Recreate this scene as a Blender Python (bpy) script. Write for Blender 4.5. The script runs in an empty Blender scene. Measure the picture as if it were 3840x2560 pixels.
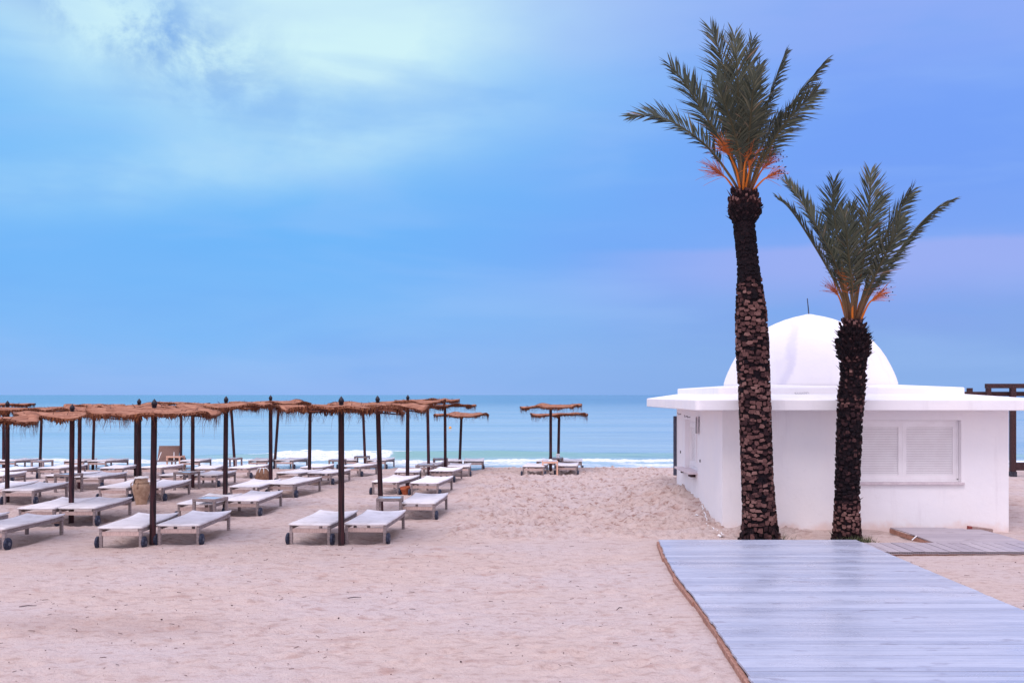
import bpy, math, random
import numpy as np
from mathutils import Vector, Matrix

random.seed(7)
R = math.radians
scene = bpy.context.scene
COL = scene.collection

# ------------------------------------------------------------------ camera numbers
F, CX, HY, HC = 3733.33, 1920.0, 1480.0, 2.63     # focal length in photo pixels, horizon row, eye height

# ------------------------------------------------------------------ ground shape
def sstep(a, b, x):
    t = np.clip((x - a) / (b - a), 0, 1)
    return t * t * (3 - 2 * t)

def gz(x, y):
    x = np.asarray(x, float); y = np.asarray(y, float)
    z = -0.024 * np.clip(y - 28, 0, 1000)
    z = z - 0.03 * np.clip(y - 42, 0, 1000)
    z = np.maximum(z, -6)
    side = np.exp(-np.clip(4.0 - x, 0, 99) ** 2 / (2 * 0.95 ** 2)) * np.exp(-np.clip(x - 10.5, 0, 99) ** 2 / 8)
    m = 0.36 * side * sstep(19.15, 21.7, y) * (1 - sstep(26.5, 32, y))
    z = z + m
    # a low bank of sand between the house wall and the boardwalk
    z = z + 0.05 * sstep(2.9, 3.6, x) * (1 - sstep(6.8, 7.4, x)) * sstep(17.9, 18.9, y) * (1 - sstep(19.3, 20.2, y))
    return z

def at(px, py, h=0.0):
    """world point at height h over the sand seen at photo pixel px, py"""
    d = F * HC / (py - HY)
    for _ in range(30):
        X = (px - CX) / F * d
        d = 0.5 * d + 0.5 * F * (HC - float(gz(X, d)) - h) / (py - HY)
    return (px - CX) / F * d, d

def zat(py, d):
    return HC - (py - HY) * d / F

# ------------------------------------------------------------------ node helpers
def new_mat(name):
    m = bpy.data.materials.new(name); m.use_nodes = True
    nt = m.node_tree; b = nt.nodes['Principled BSDF']
    return m, nt, b

def mixrgb(nt, fac, a, b, blend='MIX'):
    n = nt.nodes.new('ShaderNodeMix'); n.data_type = 'RGBA'; n.blend_type = blend
    for sock, v in ((n.inputs[0], fac), (n.inputs[6], a), (n.inputs[7], b)):
        if hasattr(v, 'links') or isinstance(v, bpy.types.NodeSocket): nt.links.new(v, sock)
        elif isinstance(v, (int, float)): sock.default_value = v
        else: sock.default_value = (*v, 1) if len(v) == 3 else v
    return n.outputs[2]

def math_n(nt, op, a, b=0.0, clamp=False, c=None):
    n = nt.nodes.new('ShaderNodeMath'); n.operation = op; n.use_clamp = clamp
    for i, v in enumerate((a, b) if c is None else (a, b, c)):
        if isinstance(v, (int, float)): n.inputs[i].default_value = v
        else: nt.links.new(v, n.inputs[i])
    return n.outputs[0]

def maprange(nt, v, a, b, c=0.0, d=1.0, smooth=True):
    n = nt.nodes.new('ShaderNodeMapRange')
    n.interpolation_type = 'SMOOTHSTEP' if smooth else 'LINEAR'
    nt.links.new(v, n.inputs[0])
    for i, q in enumerate((a, b, c, d)): n.inputs[1 + i].default_value = q
    return n.outputs[0]

def noise_n(nt, scale, detail=4, rough=0.55, stretch=(1, 1, 1), coord='Object', vec=None, dist=0.0, rot=(0, 0, 0)):
    if vec is None:
        tc = nt.nodes.new('ShaderNodeTexCoord'); vec = tc.outputs[coord]
    mp = nt.nodes.new('ShaderNodeMapping'); nt.links.new(vec, mp.inputs[0])
    mp.inputs['Scale'].default_value = stretch; mp.inputs['Rotation'].default_value = rot
    n = nt.nodes.new('ShaderNodeTexNoise')
    n.inputs['Scale'].default_value = scale; n.inputs['Detail'].default_value = detail
    n.inputs['Roughness'].default_value = rough; n.inputs['Distortion'].default_value = dist
    nt.links.new(mp.outputs[0], n.inputs['Vector'])
    return n.outputs[0]

def bump_n(nt, h, strength, dist, normal=None):
    n = nt.nodes.new('ShaderNodeBump'); nt.links.new(h, n.inputs['Height'])
    n.inputs['Strength'].default_value = strength; n.inputs['Distance'].default_value = dist
    if normal is not None: nt.links.new(normal, n.inputs['Normal'])
    return n.outputs[0]

def rand_n(nt):
    return nt.nodes.new('ShaderNodeObjectInfo').outputs['Random']

def simple(name, a, b, scale=8, rough=0.7, stretch=(1, 1, 1), bump=0.0, bdist=0.01, bscale=None, lo=0.35, hi=0.65, detail=5, spec=0.3, coord='Object', rnd=0.0):
    m, nt, bs = new_mat(name)
    n = noise_n(nt, scale, detail, 0.6, stretch, coord)
    col = mixrgb(nt, maprange(nt, n, lo, hi), a, b)
    if rnd:
        f = maprange(nt, rand_n(nt), 0, 1, 1 - rnd, 1 + rnd, False)
        cmb = nt.nodes.new('ShaderNodeCombineColor')
        for i in range(3): nt.links.new(f, cmb.inputs[i])
        col = mixrgb(nt, 1.0, col, cmb.outputs[0], 'MULTIPLY')
    nt.links.new(col, bs.inputs['Base Color'])
    bs.inputs['Roughness'].default_value = rough
    bs.inputs['Specular IOR Level'].default_value = spec
    if bump:
        h = noise_n(nt, bscale or scale * 3, 4, 0.6, stretch, coord)
        nt.links.new(bump_n(nt, h, bump, bdist), bs.inputs['Normal'])
    return m

# ------------------------------------------------------------------ mesh helper
class MB:
    def __init__(s): s.v = []; s.f = []; s.t = []; s.mi = []
    def add(s, vs, fs, tone=0.0, mi=0):
        o = len(s.v); s.v += [tuple(p) for p in vs]
        for f in fs: s.f.append(tuple(o + i for i in f)); s.t.append(tone); s.mi.append(mi)
    def box(s, c, d, M=None, tone=0.0, mi=0):
        x, y, z = (q / 2 for q in d)
        vs = [Vector((sx * x, sy * y, sz * z)) for sz in (-1, 1) for sy in (-1, 1) for sx in (-1, 1)]
        if M is not None: vs = [M @ p for p in vs]
        vs = [p + Vector(c) for p in vs]
        s.add(vs, [(0, 2, 3, 1), (4, 5, 7, 6), (0, 1, 5, 4), (2, 6, 7, 3), (0, 4, 6, 2), (1, 3, 7, 5)], tone, mi)
    def b2(s, x0, x1, y0, y1, z0, z1, tone=0.0, mi=0):
        s.box(((x0 + x1) / 2, (y0 + y1) / 2, (z0 + z1) / 2), (x1 - x0, y1 - y0, z1 - z0), None, tone, mi)
    def tube(s, pts, rad, n=8, cap=True, tone=0.0, mi=0, tones=None):
        pts = [Vector(p) for p in pts]
        if isinstance(rad, (int, float)): rad = [rad] * len(pts)
        o = len(s.v); up = None
        for i, p in enumerate(pts):
            t = (pts[min(i + 1, len(pts) - 1)] - pts[max(i - 1, 0)]).normalized()
            if up is None:
                a = Vector((1, 0, 0)) if abs(t.x) < 0.9 else Vector((0, 1, 0))
                up = t.cross(a).normalized()
            up = (up - t * up.dot(t)).normalized(); w = t.cross(up)
            for k in range(n):
                an = 2 * math.pi * k / n
                s.v.append(tuple(p + (up * math.cos(an) + w * math.sin(an)) * rad[i]))
        for i in range(len(pts) - 1):
            for k in range(n):
                k2 = (k + 1) % n
                s.f.append((o + i * n + k, o + i * n + k2, o + (i + 1) * n + k2, o + (i + 1) * n + k))
                s.t.append(tones[i] if tones else tone); s.mi.append(mi)
        if cap:
            s.f.append(tuple(o + k for k in reversed(range(n)))); s.t.append(tone); s.mi.append(mi)
            e = o + (len(pts) - 1) * n
            s.f.append(tuple(e + k for k in range(n))); s.t.append(tone); s.mi.append(mi)
    def lathe(s, prof, n=24, c=(0, 0, 0), tone=0.0, mi=0, cap=True):
        o = len(s.v)
        for r, z in prof:
            for k in range(n):
                a = 2 * math.pi * k / n
                s.v.append((c[0] + r * math.cos(a), c[1] + r * math.sin(a), c[2] + z))
        for i in range(len(prof) - 1):
            for k in range(n):
                k2 = (k + 1) % n
                s.f.append((o + i * n + k, o + i * n + k2, o + (i + 1) * n + k2, o + (i + 1) * n + k)); s.t.append(tone); s.mi.append(mi)
        if cap:
            if prof[0][0] > 1e-4: s.f.append(tuple(o + k for k in reversed(range(n)))); s.t.append(tone); s.mi.append(mi)
            if prof[-1][0] > 1e-4: s.f.append(tuple(o + (len(prof) - 1) * n + k for k in range(n))); s.t.append(tone); s.mi.append(mi)
    def build(s, name, mats, parent=None, smooth=False, bevel=0.0, loc=(0, 0, 0), label=None):
        me = bpy.data.meshes.new(name); me.from_pydata(s.v, [], s.f); me.update()
        for m in (mats if isinstance(mats, (list, tuple)) else [mats]): me.materials.append(m)
        at_ = me.attributes.new('tone', 'FLOAT', 'FACE'); at_.data.foreach_set('value', s.t)
        me.polygons.foreach_set('material_index', s.mi)
        if smooth is True: me.polygons.foreach_set('use_smooth', [True] * len(s.f))
        o = bpy.data.objects.new(name, me); COL.objects.link(o); o.location = loc
        if parent is not None: o.parent = parent
        if bevel:
            b = o.modifiers.new('Bevel', 'BEVEL'); b.width = bevel; b.segments = 2; b.limit_method = 'ANGLE'; b.angle_limit = R(40)
        if smooth == 'auto':
            me.polygons.foreach_set('use_smooth', [True] * len(s.f)); me.set_sharp_from_angle(angle=R(40))
        if label: o['label'] = label
        return o

def tag(o, label=None, cat=None, group=None, kind=None):
    if label: o['label'] = label
    if cat: o['category'] = cat
    if group: o['group'] = group
    if kind: o['kind'] = kind
    return o

def empty(name, loc, rz=0.0):
    o = bpy.data.objects.new(name, None); COL.objects.link(o)
    o.location = loc; o.rotation_euler = (0, 0, rz); o.empty_display_size = 0.2
    return o

def copy_tree(o, parent=None):
    c = o.copy(); COL.objects.link(c)
    if parent is not None: c.parent = parent
    for ch in [q for q in bpy.data.objects if q.parent == o]: copy_tree(ch, c)
    return c

# ------------------------------------------------------------------ numpy noise
def vnoise(x, y, seed=0):
    xi = np.floor(x).astype(np.int64); yi = np.floor(y).astype(np.int64)
    xf = x - xi; yf = y - yi
    u = xf * xf * xf * (xf * (xf * 6 - 15) + 10); v = yf * yf * yf * (yf * (yf * 6 - 15) + 10)
    def h(a, b):
        n = (a * 374761393 + b * 668265263 + seed * 1274126177) & 0x7fffffff
        n = ((n ^ (n >> 13)) * 1274126177) & 0x7fffffff
        n = ((n ^ (n >> 16)) * 668265263) & 0x7fffffff
        return ((n ^ (n >> 15)) & 0xffff) / 65535.0
    return (h(xi, yi) * (1 - u) + h(xi + 1, yi) * u) * (1 - v) + (h(xi, yi + 1) * (1 - u) + h(xi + 1, yi + 1) * u) * v

def fbm(x, y, oct=4, seed=0):
    s = 0; a = 0.5; t = 0
    for i in range(oct):
        s = s + a * vnoise(x * 2 ** i + 17.3 * i, y * 2 ** i - 9.1 * i, seed + i); t += a; a *= 0.55
    return s / t - 0.5

def grid_mesh(name, xs, ys, Z, mat, attrs=None):
    nx, ny = len(xs), len(ys)
    XX, YY = np.meshgrid(xs, ys)
    co = np.stack([XX, YY, Z], -1).reshape(-1, 3)
    me = bpy.data.meshes.new(name)
    me.vertices.add(nx * ny); me.vertices.foreach_set('co', co.astype(np.float32).ravel())
    i, j = np.meshgrid(np.arange(nx - 1), np.arange(ny - 1))
    a = (j * nx + i).ravel()
    q = np.stack([a, a + 1, a + 1 + nx, a + nx], -1)
    n = len(q)
    me.loops.add(n * 4); me.loops.foreach_set('vertex_index', q.astype(np.int32).ravel())
    me.polygons.add(n); me.polygons.foreach_set('loop_start', (np.arange(n) * 4).astype(np.int32))
    me.polygons.foreach_set('loop_total', np.full(n, 4, np.int32))
    me.polygons.foreach_set('use_smooth', np.ones(n, bool))
    me.update(calc_edges=True); me.validate()
    for k, v in (attrs or {}).items():
        at_ = me.attributes.new(k, 'FLOAT', 'POINT'); at_.data.foreach_set('value', v.astype(np.float32).ravel())
    me.materials.append(mat)
    o = bpy.data.objects.new(name, me); COL.objects.link(o)
    return o

# ================================================================== materials
WOOD = simple('weathered_teak', (0.19, 0.155, 0.16), (0.36, 0.295, 0.295), 6, 0.75, (2, 2, 14), 0.3, 0.004, rnd=0.18)
WOOD_PALE = simple('pale_teak', (0.46, 0.335, 0.305), (0.60, 0.455, 0.42), 5, 0.7, (14, 2, 2), 0.25, 0.003, rnd=0.15)
WOOD_PEACH = simple('new_pine', (0.75, 0.42, 0.30), (0.82, 0.52, 0.40), 5, 0.7, (3, 3, 12), 0.2, 0.003)
CUSHION = simple('terry_cushion', (0.68, 0.655, 0.67), (0.84, 0.82, 0.85), 3.5, 0.95, (1, 1, 1), 0.5, 0.006, 70, rnd=0.10, spec=0.1, lo=0.28, hi=0.58)
RUBBER = simple('black_rubber', (0.012, 0.016, 0.035), (0.035, 0.045, 0.085), 30, 0.6)
HUB = simple('grey_hub', (0.10, 0.11, 0.15), (0.16, 0.17, 0.21), 20, 0.5)
GLASSY = simple('table_sheet', (0.55, 0.66, 0.78), (0.62, 0.72, 0.82), 4, 0.12, spec=0.6)
POLE = simple('stained_pole', (0.010, 0.005, 0.011), (0.070, 0.021, 0.027), 9, 0.6, (3, 3, 0.6), 0.35, 0.004, rnd=0.35)
FINIAL = simple('finial_paint', (0.010, 0.009, 0.018), (0.022, 0.018, 0.03), 14, 0.45)
WHITE = simple('white_plastic', (0.82, 0.82, 0.84), (0.88, 0.88, 0.9), 5, 0.45)
CLAY = simple('clay_jar', (0.34, 0.22, 0.15), (0.47, 0.33, 0.24), 9, 0.9, bump=0.3, bdist=0.006)
CLAY_DARK = simple('brown_clay', (0.22, 0.12, 0.08), (0.36, 0.20, 0.13), 9, 0.9, bump=0.3, bdist=0.006)
TERRA = simple('terracotta', (0.34, 0.08, 0.035), (0.5, 0.15, 0.07), 9, 0.85, bump=0.3, bdist=0.006)
ROPE = simple('clay_band', (0.16, 0.10, 0.07), (0.24, 0.15, 0.10), 20, 0.9)
WICKER = simple('wicker', (0.17, 0.105, 0.09), (0.30, 0.19, 0.16), 40, 0.85, (3, 1, 1), 0.5, 0.006)
DARKWOOD = simple('dark_timber', (0.030, 0.014, 0.018), (0.075, 0.034, 0.036), 6, 0.75, (4, 4, 4), 0.3, 0.006)
STEEL_DARK = simple('dark_metal', (0.02, 0.02, 0.03), (0.05, 0.05, 0.07), 10, 0.5)
GAP_SHADE = simple('gap_shade_grey', (0.30, 0.28, 0.31), (0.36, 0.34, 0.37), 6, 0.7)  # grey that stands in for the shade between shutter slats
SHUTTER_GREY = simple('grey_shutter', (0.075, 0.08, 0.12), (0.11, 0.115, 0.16), 6, 0.6)
BUOY = simple('buoy_orange', (0.85, 0.30, 0.02), (0.9, 0.4, 0.04), 4, 0.4)
EARTHY = simple('raw_plank', (0.30, 0.15, 0.11), (0.44, 0.24, 0.18), 6, 0.85, (8, 2, 2), 0.4, 0.006)
RUSTY = simple('red_end', (0.20, 0.04, 0.035), (0.3, 0.07, 0.06), 12, 0.85)

def tone_mat(name, stops, rough=0.9, nscale=30, namp=0.35, bump=0.5, bdist=0.01, stretch=(1, 1, 1), spec=0.2):
    m, nt, b = new_mat(name)
    a = nt.nodes.new('ShaderNodeAttribute'); a.attribute_name = 'tone'
    rp = nt.nodes.new('ShaderNodeValToRGB')
    while len(rp.color_ramp.elements) > 1: rp.color_ramp.elements.remove(rp.color_ramp.elements[0])
    for i, (p, c) in enumerate(stops):
        e = rp.color_ramp.elements[0] if i == 0 else rp.color_ramp.elements.new(p)
        e.position = p; e.color = (*c, 1)
    n = noise_n(nt, nscale, 4, 0.6, stretch)
    t = math_n(nt, 'ADD', a.outputs['Fac'], math_n(nt, 'MULTIPLY', math_n(nt, 'SUBTRACT', n, 0.5), namp))
    nt.links.new(t, rp.inputs[0]); nt.links.new(rp.outputs[0], b.inputs['Base Color'])
    b.inputs['Roughness'].default_value = rough; b.inputs['Specular IOR Level'].default_value = spec
    if bump:
        nt.links.new(bump_n(nt, noise_n(nt, nscale * 1.5, 4, 0.6, stretch), bump, bdist), b.inputs['Normal'])
    return m

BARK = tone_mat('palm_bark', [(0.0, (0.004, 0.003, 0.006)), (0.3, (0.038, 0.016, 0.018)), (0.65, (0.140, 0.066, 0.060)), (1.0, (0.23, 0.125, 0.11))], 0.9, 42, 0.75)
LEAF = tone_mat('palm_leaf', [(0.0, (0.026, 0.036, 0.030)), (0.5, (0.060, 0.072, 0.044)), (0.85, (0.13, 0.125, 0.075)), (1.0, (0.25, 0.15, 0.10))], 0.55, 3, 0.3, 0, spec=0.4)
RACHIS = tone_mat('palm_stem', [(0.0, (0.20, 0.095, 0.055)), (0.22, (0.17, 0.105, 0.05)), (0.5, (0.10, 0.085, 0.045)), (1.0, (0.06, 0.06, 0.035))], 0.6, 12, 0.2, 0)
FRUIT = tone_mat('fruit_stem', [(0.0, (0.62, 0.17, 0.02)), (0.5, (0.55, 0.16, 0.06)), (0.9, (0.50, 0.17, 0.13)), (1.0, (0.03, 0.015, 0.03))], 0.6, 12, 0.1, 0)
GRASS = tone_mat('grass_blades', [(0.0, (0.03, 0.05, 0.025)), (1.0, (0.16, 0.17, 0.08))], 0.7, 10, 0.2, 0)
THATCH = tone_mat('woven_straw', [(0.0, (0.19, 0.076, 0.045)), (0.5, (0.36, 0.16, 0.10)), (1.0, (0.50, 0.25, 0.16))], 0.95, 24, 0.9, 0.9, 0.02, (1, 1, 1))
FRINGE = tone_mat('straw_fringe', [(0.0, (0.055, 0.016, 0.010)), (0.5, (0.145, 0.048, 0.025)), (1.0, (0.34, 0.14, 0.06))], 0.95, 18, 0.5, 0)

def sand_material():
    m, nt, b = new_mat('beach_sand')
    tc = nt.nodes.new('ShaderNodeTexCoord').outputs['Object']
    big = noise_n(nt, 0.55, 5, 0.6, (0.55, 1, 1), vec=tc)
    mid = noise_n(nt, 3.2, 5, 0.62, (0.6, 1, 1), vec=tc)
    fine = noise_n(nt, 38, 4, 0.7, vec=tc)
    grain = noise_n(nt, 240, 2, 0.7, vec=tc)
    c = mixrgb(nt, maprange(nt, big, 0.38, 0.66), (0.60, 0.475, 0.425), (0.59, 0.495, 0.475))
    c = mixrgb(nt, math_n(nt, 'MULTIPLY', maprange(nt, mid, 0.54, 0.72), 0.8), c, (0.45, 0.30, 0.26))
    dug = nt.nodes.new('ShaderNodeAttribute'); dug.attribute_name = 'dug'
    dugf = math_n(nt, 'ADD', math_n(nt, 'MULTIPLY', dug.outputs['Fac'], 0.75), 0.34)
    lump = noise_n(nt, 9, 4, 0.62, (0.55, 1, 1), vec=tc)
    c = mixrgb(nt, math_n(nt, 'MULTIPLY', maprange(nt, lump, 0.50, 0.68), dugf), c, (0.34, 0.22, 0.185))
    c = mixrgb(nt, math_n(nt, 'MULTIPLY', maprange(nt, lump, 0.34, 0.46, 1, 0), 0.35), c, (0.65, 0.56, 0.52))
    c = mixrgb(nt, math_n(nt, 'MULTIPLY', maprange(nt, fine, 0.50, 0.72), 0.55), c, (0.42, 0.28, 0.26))
    c = mixrgb(nt, math_n(nt, 'MULTIPLY', maprange(nt, grain, 0.55, 0.75), 0.50), c, (0.30, 0.22, 0.23))
    wet = nt.nodes.new('ShaderNodeAttribute'); wet.attribute_name = 'wet'
    c = mixrgb(nt, wet.outputs['Fac'], c, (0.33, 0.21, 0.18))
    nt.links.new(c, b.inputs['Base Color'])
    b.inputs['Roughness'].default_value = 0.95; b.inputs['Specular IOR Level'].default_value = 0.1
    h = math_n(nt, 'ADD', math_n(nt, 'MULTIPLY', noise_n(nt, 14, 5, 0.65, vec=tc), 1.0), math_n(nt, 'MULTIPLY', fine, 0.35))
    nt.links.new(bump_n(nt, h, 0.75, 0.06), b.inputs['Normal'])
    return m

def plaster_material():
    m, nt, b = new_mat('white_plaster')
    n = noise_n(nt, 0.9, 4, 0.6); n2 = noise_n(nt, 7, 5, 0.65)
    c = mixrgb(nt, maprange(nt, n, 0.3, 0.7), (0.90, 0.875, 0.89), (0.86, 0.85, 0.89))
    drip = noise_n(nt, 3.5, 5, 0.6, (1, 1, 0.12))
    c = mixrgb(nt, math_n(nt, 'MULTIPLY', maprange(nt, drip, 0.56, 0.72), 0.24), c, (0.62, 0.58, 0.62))
    c = mixrgb(nt, math_n(nt, 'MULTIPLY', maprange(nt, n2, 0.55, 0.8), 0.14), c, (0.62, 0.56, 0.58))
    # splashed sand stain along the foot of the wall
    geo = nt.nodes.new('ShaderNodeNewGeometry'); sx = nt.nodes.new('ShaderNodeSeparateXYZ')
    nt.links.new(geo.outputs['Position'], sx.inputs[0])
    hgt = math_n(nt, 'ADD', sx.outputs[2], math_n(nt, 'MULTIPLY', math_n(nt, 'SUBTRACT', noise_n(nt, 2.2, 4, 0.6), 0.5), 0.55))
    c = mixrgb(nt, math_n(nt, 'MULTIPLY', maprange(nt, hgt, 0.02, 0.24, 1, 0), 0.55), c, (0.74, 0.52, 0.43))
    nt.links.new(c, b.inputs['Base Color']); b.inputs['Roughness'].default_value = 0.85; b.inputs['Specular IOR Level'].default_value = 0.2
    bl = bump_n(nt, noise_n(nt, 2.2, 3, 0.5), 0.25, 0.06)
    nt.links.new(bump_n(nt, noise_n(nt, 22, 5, 0.7), 0.22, 0.014, bl), b.inputs['Normal'])
    return m

def dome_material():
    m, nt, b = new_mat('dome_plaster')
    n = noise_n(nt, 0.9, 4, 0.6)
    c = mixrgb(nt, maprange(nt, n, 0.3, 0.7), (0.90, 0.88, 0.90), (0.86, 0.85, 0.90))
    st = noise_n(nt, 1.3, 5, 0.65, (1, 1, 0.25))      # run-off streaks down the shell
    c = mixrgb(nt, math_n(nt, 'MULTIPLY', maprange(nt, st, 0.55, 0.68), 0.20), c, (0.62, 0.60, 0.72))
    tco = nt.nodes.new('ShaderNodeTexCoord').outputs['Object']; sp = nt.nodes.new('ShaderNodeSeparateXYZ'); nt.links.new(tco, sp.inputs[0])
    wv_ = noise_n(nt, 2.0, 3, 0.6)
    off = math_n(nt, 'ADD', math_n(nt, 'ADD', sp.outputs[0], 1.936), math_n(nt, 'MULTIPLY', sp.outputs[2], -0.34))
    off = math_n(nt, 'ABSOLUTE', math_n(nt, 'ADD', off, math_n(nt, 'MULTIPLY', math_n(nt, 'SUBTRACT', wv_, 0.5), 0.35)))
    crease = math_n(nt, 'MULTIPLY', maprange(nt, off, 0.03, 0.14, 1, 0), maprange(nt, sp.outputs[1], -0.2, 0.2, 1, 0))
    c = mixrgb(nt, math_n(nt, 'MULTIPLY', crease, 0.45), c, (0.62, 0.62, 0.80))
    nt.links.new(c, b.inputs['Base Color']); b.inputs['Roughness'].default_value = 0.85; b.inputs['Specular IOR Level'].default_value = 0.2
    nt.links.new(bump_n(nt, noise_n(nt, 3, 5, 0.6), 0.15, 0.05), b.inputs['Normal'])
    return m

def deck_material(name, a, b2, stain, rough, gloss_lo):
    m, nt, b = new_mat(name)
    at_ = nt.nodes.new('ShaderNodeAttribute'); at_.attribute_name = 'tone'
    grain = noise_n(nt, 9, 6, 0.7, (0.10, 1.6, 1))
    grain2 = noise_n(nt, 60, 4, 0.7, (0.05, 1.2, 1))
    blot = noise_n(nt, 1.6, 5, 0.6, (0.6, 1, 1))
    spot = noise_n(nt, 5.5, 3, 0.5, (0.6, 1.3, 1))
    f = math_n(nt, 'ADD', math_n(nt, 'MULTIPLY', at_.outputs['Fac'], 0.22), math_n(nt, 'MULTIPLY', grain, 0.75))
    c = mixrgb(nt, maprange(nt, f, 0.30, 0.68), a, b2)
    c = mixrgb(nt, math_n(nt, 'MULTIPLY', maprange(nt, grain2, 0.5, 0.75), 0.25), c, stain)
    c = mixrgb(nt, math_n(nt, 'MULTIPLY', maprange(nt, spot, 0.62, 0.72), 0.6), c, stain)
    nt.links.new(c, b.inputs['Base Color'])
    r = maprange(nt, blot, 0.35, 0.65, gloss_lo, rough)
    nt.links.new(r, b.inputs['Roughness']); b.inputs['Specular IOR Level'].default_value = 0.55
    nt.links.new(bump_n(nt, grain2, 0.15, 0.004), b.inputs['Normal'])
    return m

def sea_material():
    m, nt, b = new_mat('sea_water')
    tc = nt.nodes.new('ShaderNodeTexCoord').outputs['Object']
    sp = nt.nodes.new('ShaderNodeSeparateXYZ'); nt.links.new(tc, sp.inputs[0])
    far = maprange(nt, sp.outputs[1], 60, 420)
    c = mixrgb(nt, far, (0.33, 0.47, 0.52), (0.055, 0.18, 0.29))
    band = noise_n(nt, 0.05, 4, 0.6, (0.18, 1, 1), vec=tc)
    c = mixrgb(nt, math_n(nt, 'MULTIPLY', maprange(nt, band, 0.42, 0.66), 0.6), c, (0.17, 0.34, 0.44))
    gr = nt.nodes.new('ShaderNodeAttribute'); gr.attribute_name = 'thin'
    c = mixrgb(nt, gr.outputs['Fac'], c, (0.17, 0.36, 0.35))
    nt.links.new(c, b.inputs['Base Color'])
    b.inputs['Roughness'].default_value = 0.18; b.inputs['IOR'].default_value = 1.33; b.inputs['Specular IOR Level'].default_value = 0.35
    h1 = noise_n(nt, 1.1, 4, 0.6, (0.35, 1, 1), vec=tc)
    h2 = noise_n(nt, 0.22, 4, 0.6, (0.25, 1, 1), vec=tc)
    h = math_n(nt, 'ADD', math_n(nt, 'MULTIPLY', h1, 0.35), math_n(nt, 'MULTIPLY', h2, 1.0))
    nt.links.new(bump_n(nt, h, 0.7, 0.45), b.inputs['Normal'])
    fo = nt.nodes.new('ShaderNodeAttribute'); fo.attribute_name = 'foam'
    lace = noise_n(nt, 2.6, 5, 0.65, (0.45, 1, 1), vec=tc, dist=1.0)
    lum = noise_n(nt, 9, 3, 0.6, (0.6, 1, 1), vec=tc)
    ff = math_n(nt, 'ADD', math_n(nt, 'MULTIPLY', math_n(nt, 'SUBTRACT', lace, 0.5), 1.5), math_n(nt, 'SUBTRACT', math_n(nt, 'MULTIPLY', fo.outputs['Fac'], 1.7), 0.55))
    ff = math_n(nt, 'MULTIPLY', maprange(nt, ff, 0.0, 0.45), math_n(nt, 'GREATER_THAN', fo.outputs['Fac'], 0.001))
    fb = nt.nodes.new('ShaderNodeBsdfDiffuse')
    fc = mixrgb(nt, maprange(nt, lum, 0.3, 0.7), (0.50, 0.60, 0.68), (0.92, 0.92, 0.93))
    nt.links.new(fc, fb.inputs[0])
    nt.links.new(bump_n(nt, lum, 0.6, 0.08), fb.inputs['Normal'])
    mx = nt.nodes.new('ShaderNodeMixShader')
    nt.links.new(ff, mx.inputs[0]); nt.links.new(b.outputs[0], mx.inputs[1]); nt.links.new(fb.outputs[0], mx.inputs[2])
    nt.links.new(mx.outputs[0], nt.nodes['Material Output'].inputs[0])
    return m

SAND = sand_material(); PLASTER = plaster_material(); DOME = dome_material()
DECK = deck_material('wet_boards', (0.315, 0.35, 0.465), (0.465, 0.50, 0.61), (0.24, 0.24, 0.32), 0.5, 0.25)
DECK2 = deck_material('grey_boards', (0.34, 0.30, 0.34), (0.46, 0.41, 0.44), (0.24, 0.20, 0.22), 0.7, 0.5)
SEA = sea_material()

# ================================================================== beach
def spaced(lo_far, lo, hi, hi_far, step, grow=1.25):
    core = list(np.arange(lo, hi + step / 2, step))
    a = []; x = lo; s = step
    while x > lo_far: s *= grow; x -= s; a.append(x)
    b = []; x = core[-1]; s = step
    while x < hi_far: s *= grow; x += s; b.append(x)
    return np.array(a[::-1] + core + b)

xs = spaced(-500, -14.5, 11.0, 500, 0.06, 1.18); ys = spaced(-80, 7.6, 41.0, 140, 0.06, 1.18)
XX, YY = np.meshgrid(xs, ys)
Z = gz(XX, YY)
tramp = sstep(-1.5, -0.1, XX) * (1 - sstep(6, 8, XX)) * sstep(17.5, 20.5, YY) * 1.0
tramp = np.maximum(tramp, 0.38 * sstep(16.5, 19, YY))
tramp = np.maximum(tramp, 0.16)
rough = fbm(XX * 4.6, YY * 4.6, 3, 3) * 0.115 + (np.abs(fbm(XX * 2.6, YY * 2.6, 3, 11)) - 0.1) * 0.07
fadeout = (1 - sstep(37, 40.5, YY)) * np.where((XX > -40) & (XX < 40), 1, 0)
Z = Z + rough * tramp * fadeout + fbm(XX * 0.35, YY * 0.35, 2, 5) * 0.07 * fadeout * (0.4 + 0.6 * tramp)
rng = np.random.default_rng(5)
wet = np.zeros_like(Z)
def dimple(cx, cy, r, dep, el, an, wv=0.0):
    i0, i1 = np.searchsorted(xs, cx - 4 * r), np.searchsorted(xs, cx + 4 * r)
    j0, j1 = np.searchsorted(ys, cy - 4 * r), np.searchsorted(ys, cy + 4 * r)
    if i1 - i0 < 2 or j1 - j0 < 2: return
    dx = XX[j0:j1, i0:i1] - cx; dy = YY[j0:j1, i0:i1] - cy
    u = (dx * math.cos(an) + dy * math.sin(an)) / (r * el); v = (-dx * math.sin(an) + dy * math.cos(an)) / r
    q = u * u + v * v
    Z[j0:j1, i0:i1] += -dep * np.exp(-q) + dep * 0.55 * np.exp(-(np.sqrt(q) - 1.7) ** 2 * 3)
    if wv: wet[j0:j1, i0:i1] = np.maximum(wet[j0:j1, i0:i1], wv * np.exp(-q * 0.8))
for k in range(5200):                                   # footprints over the trodden strip
    cx, cy = rng.uniform(-1.2, 5.5), rng.uniform(18.2, 39)
    dimple(cx, cy, rng.uniform(0.05, 0.09), rng.uniform(0.02, 0.055), rng.uniform(1, 2), rng.uniform(0, 3.14))
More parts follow.
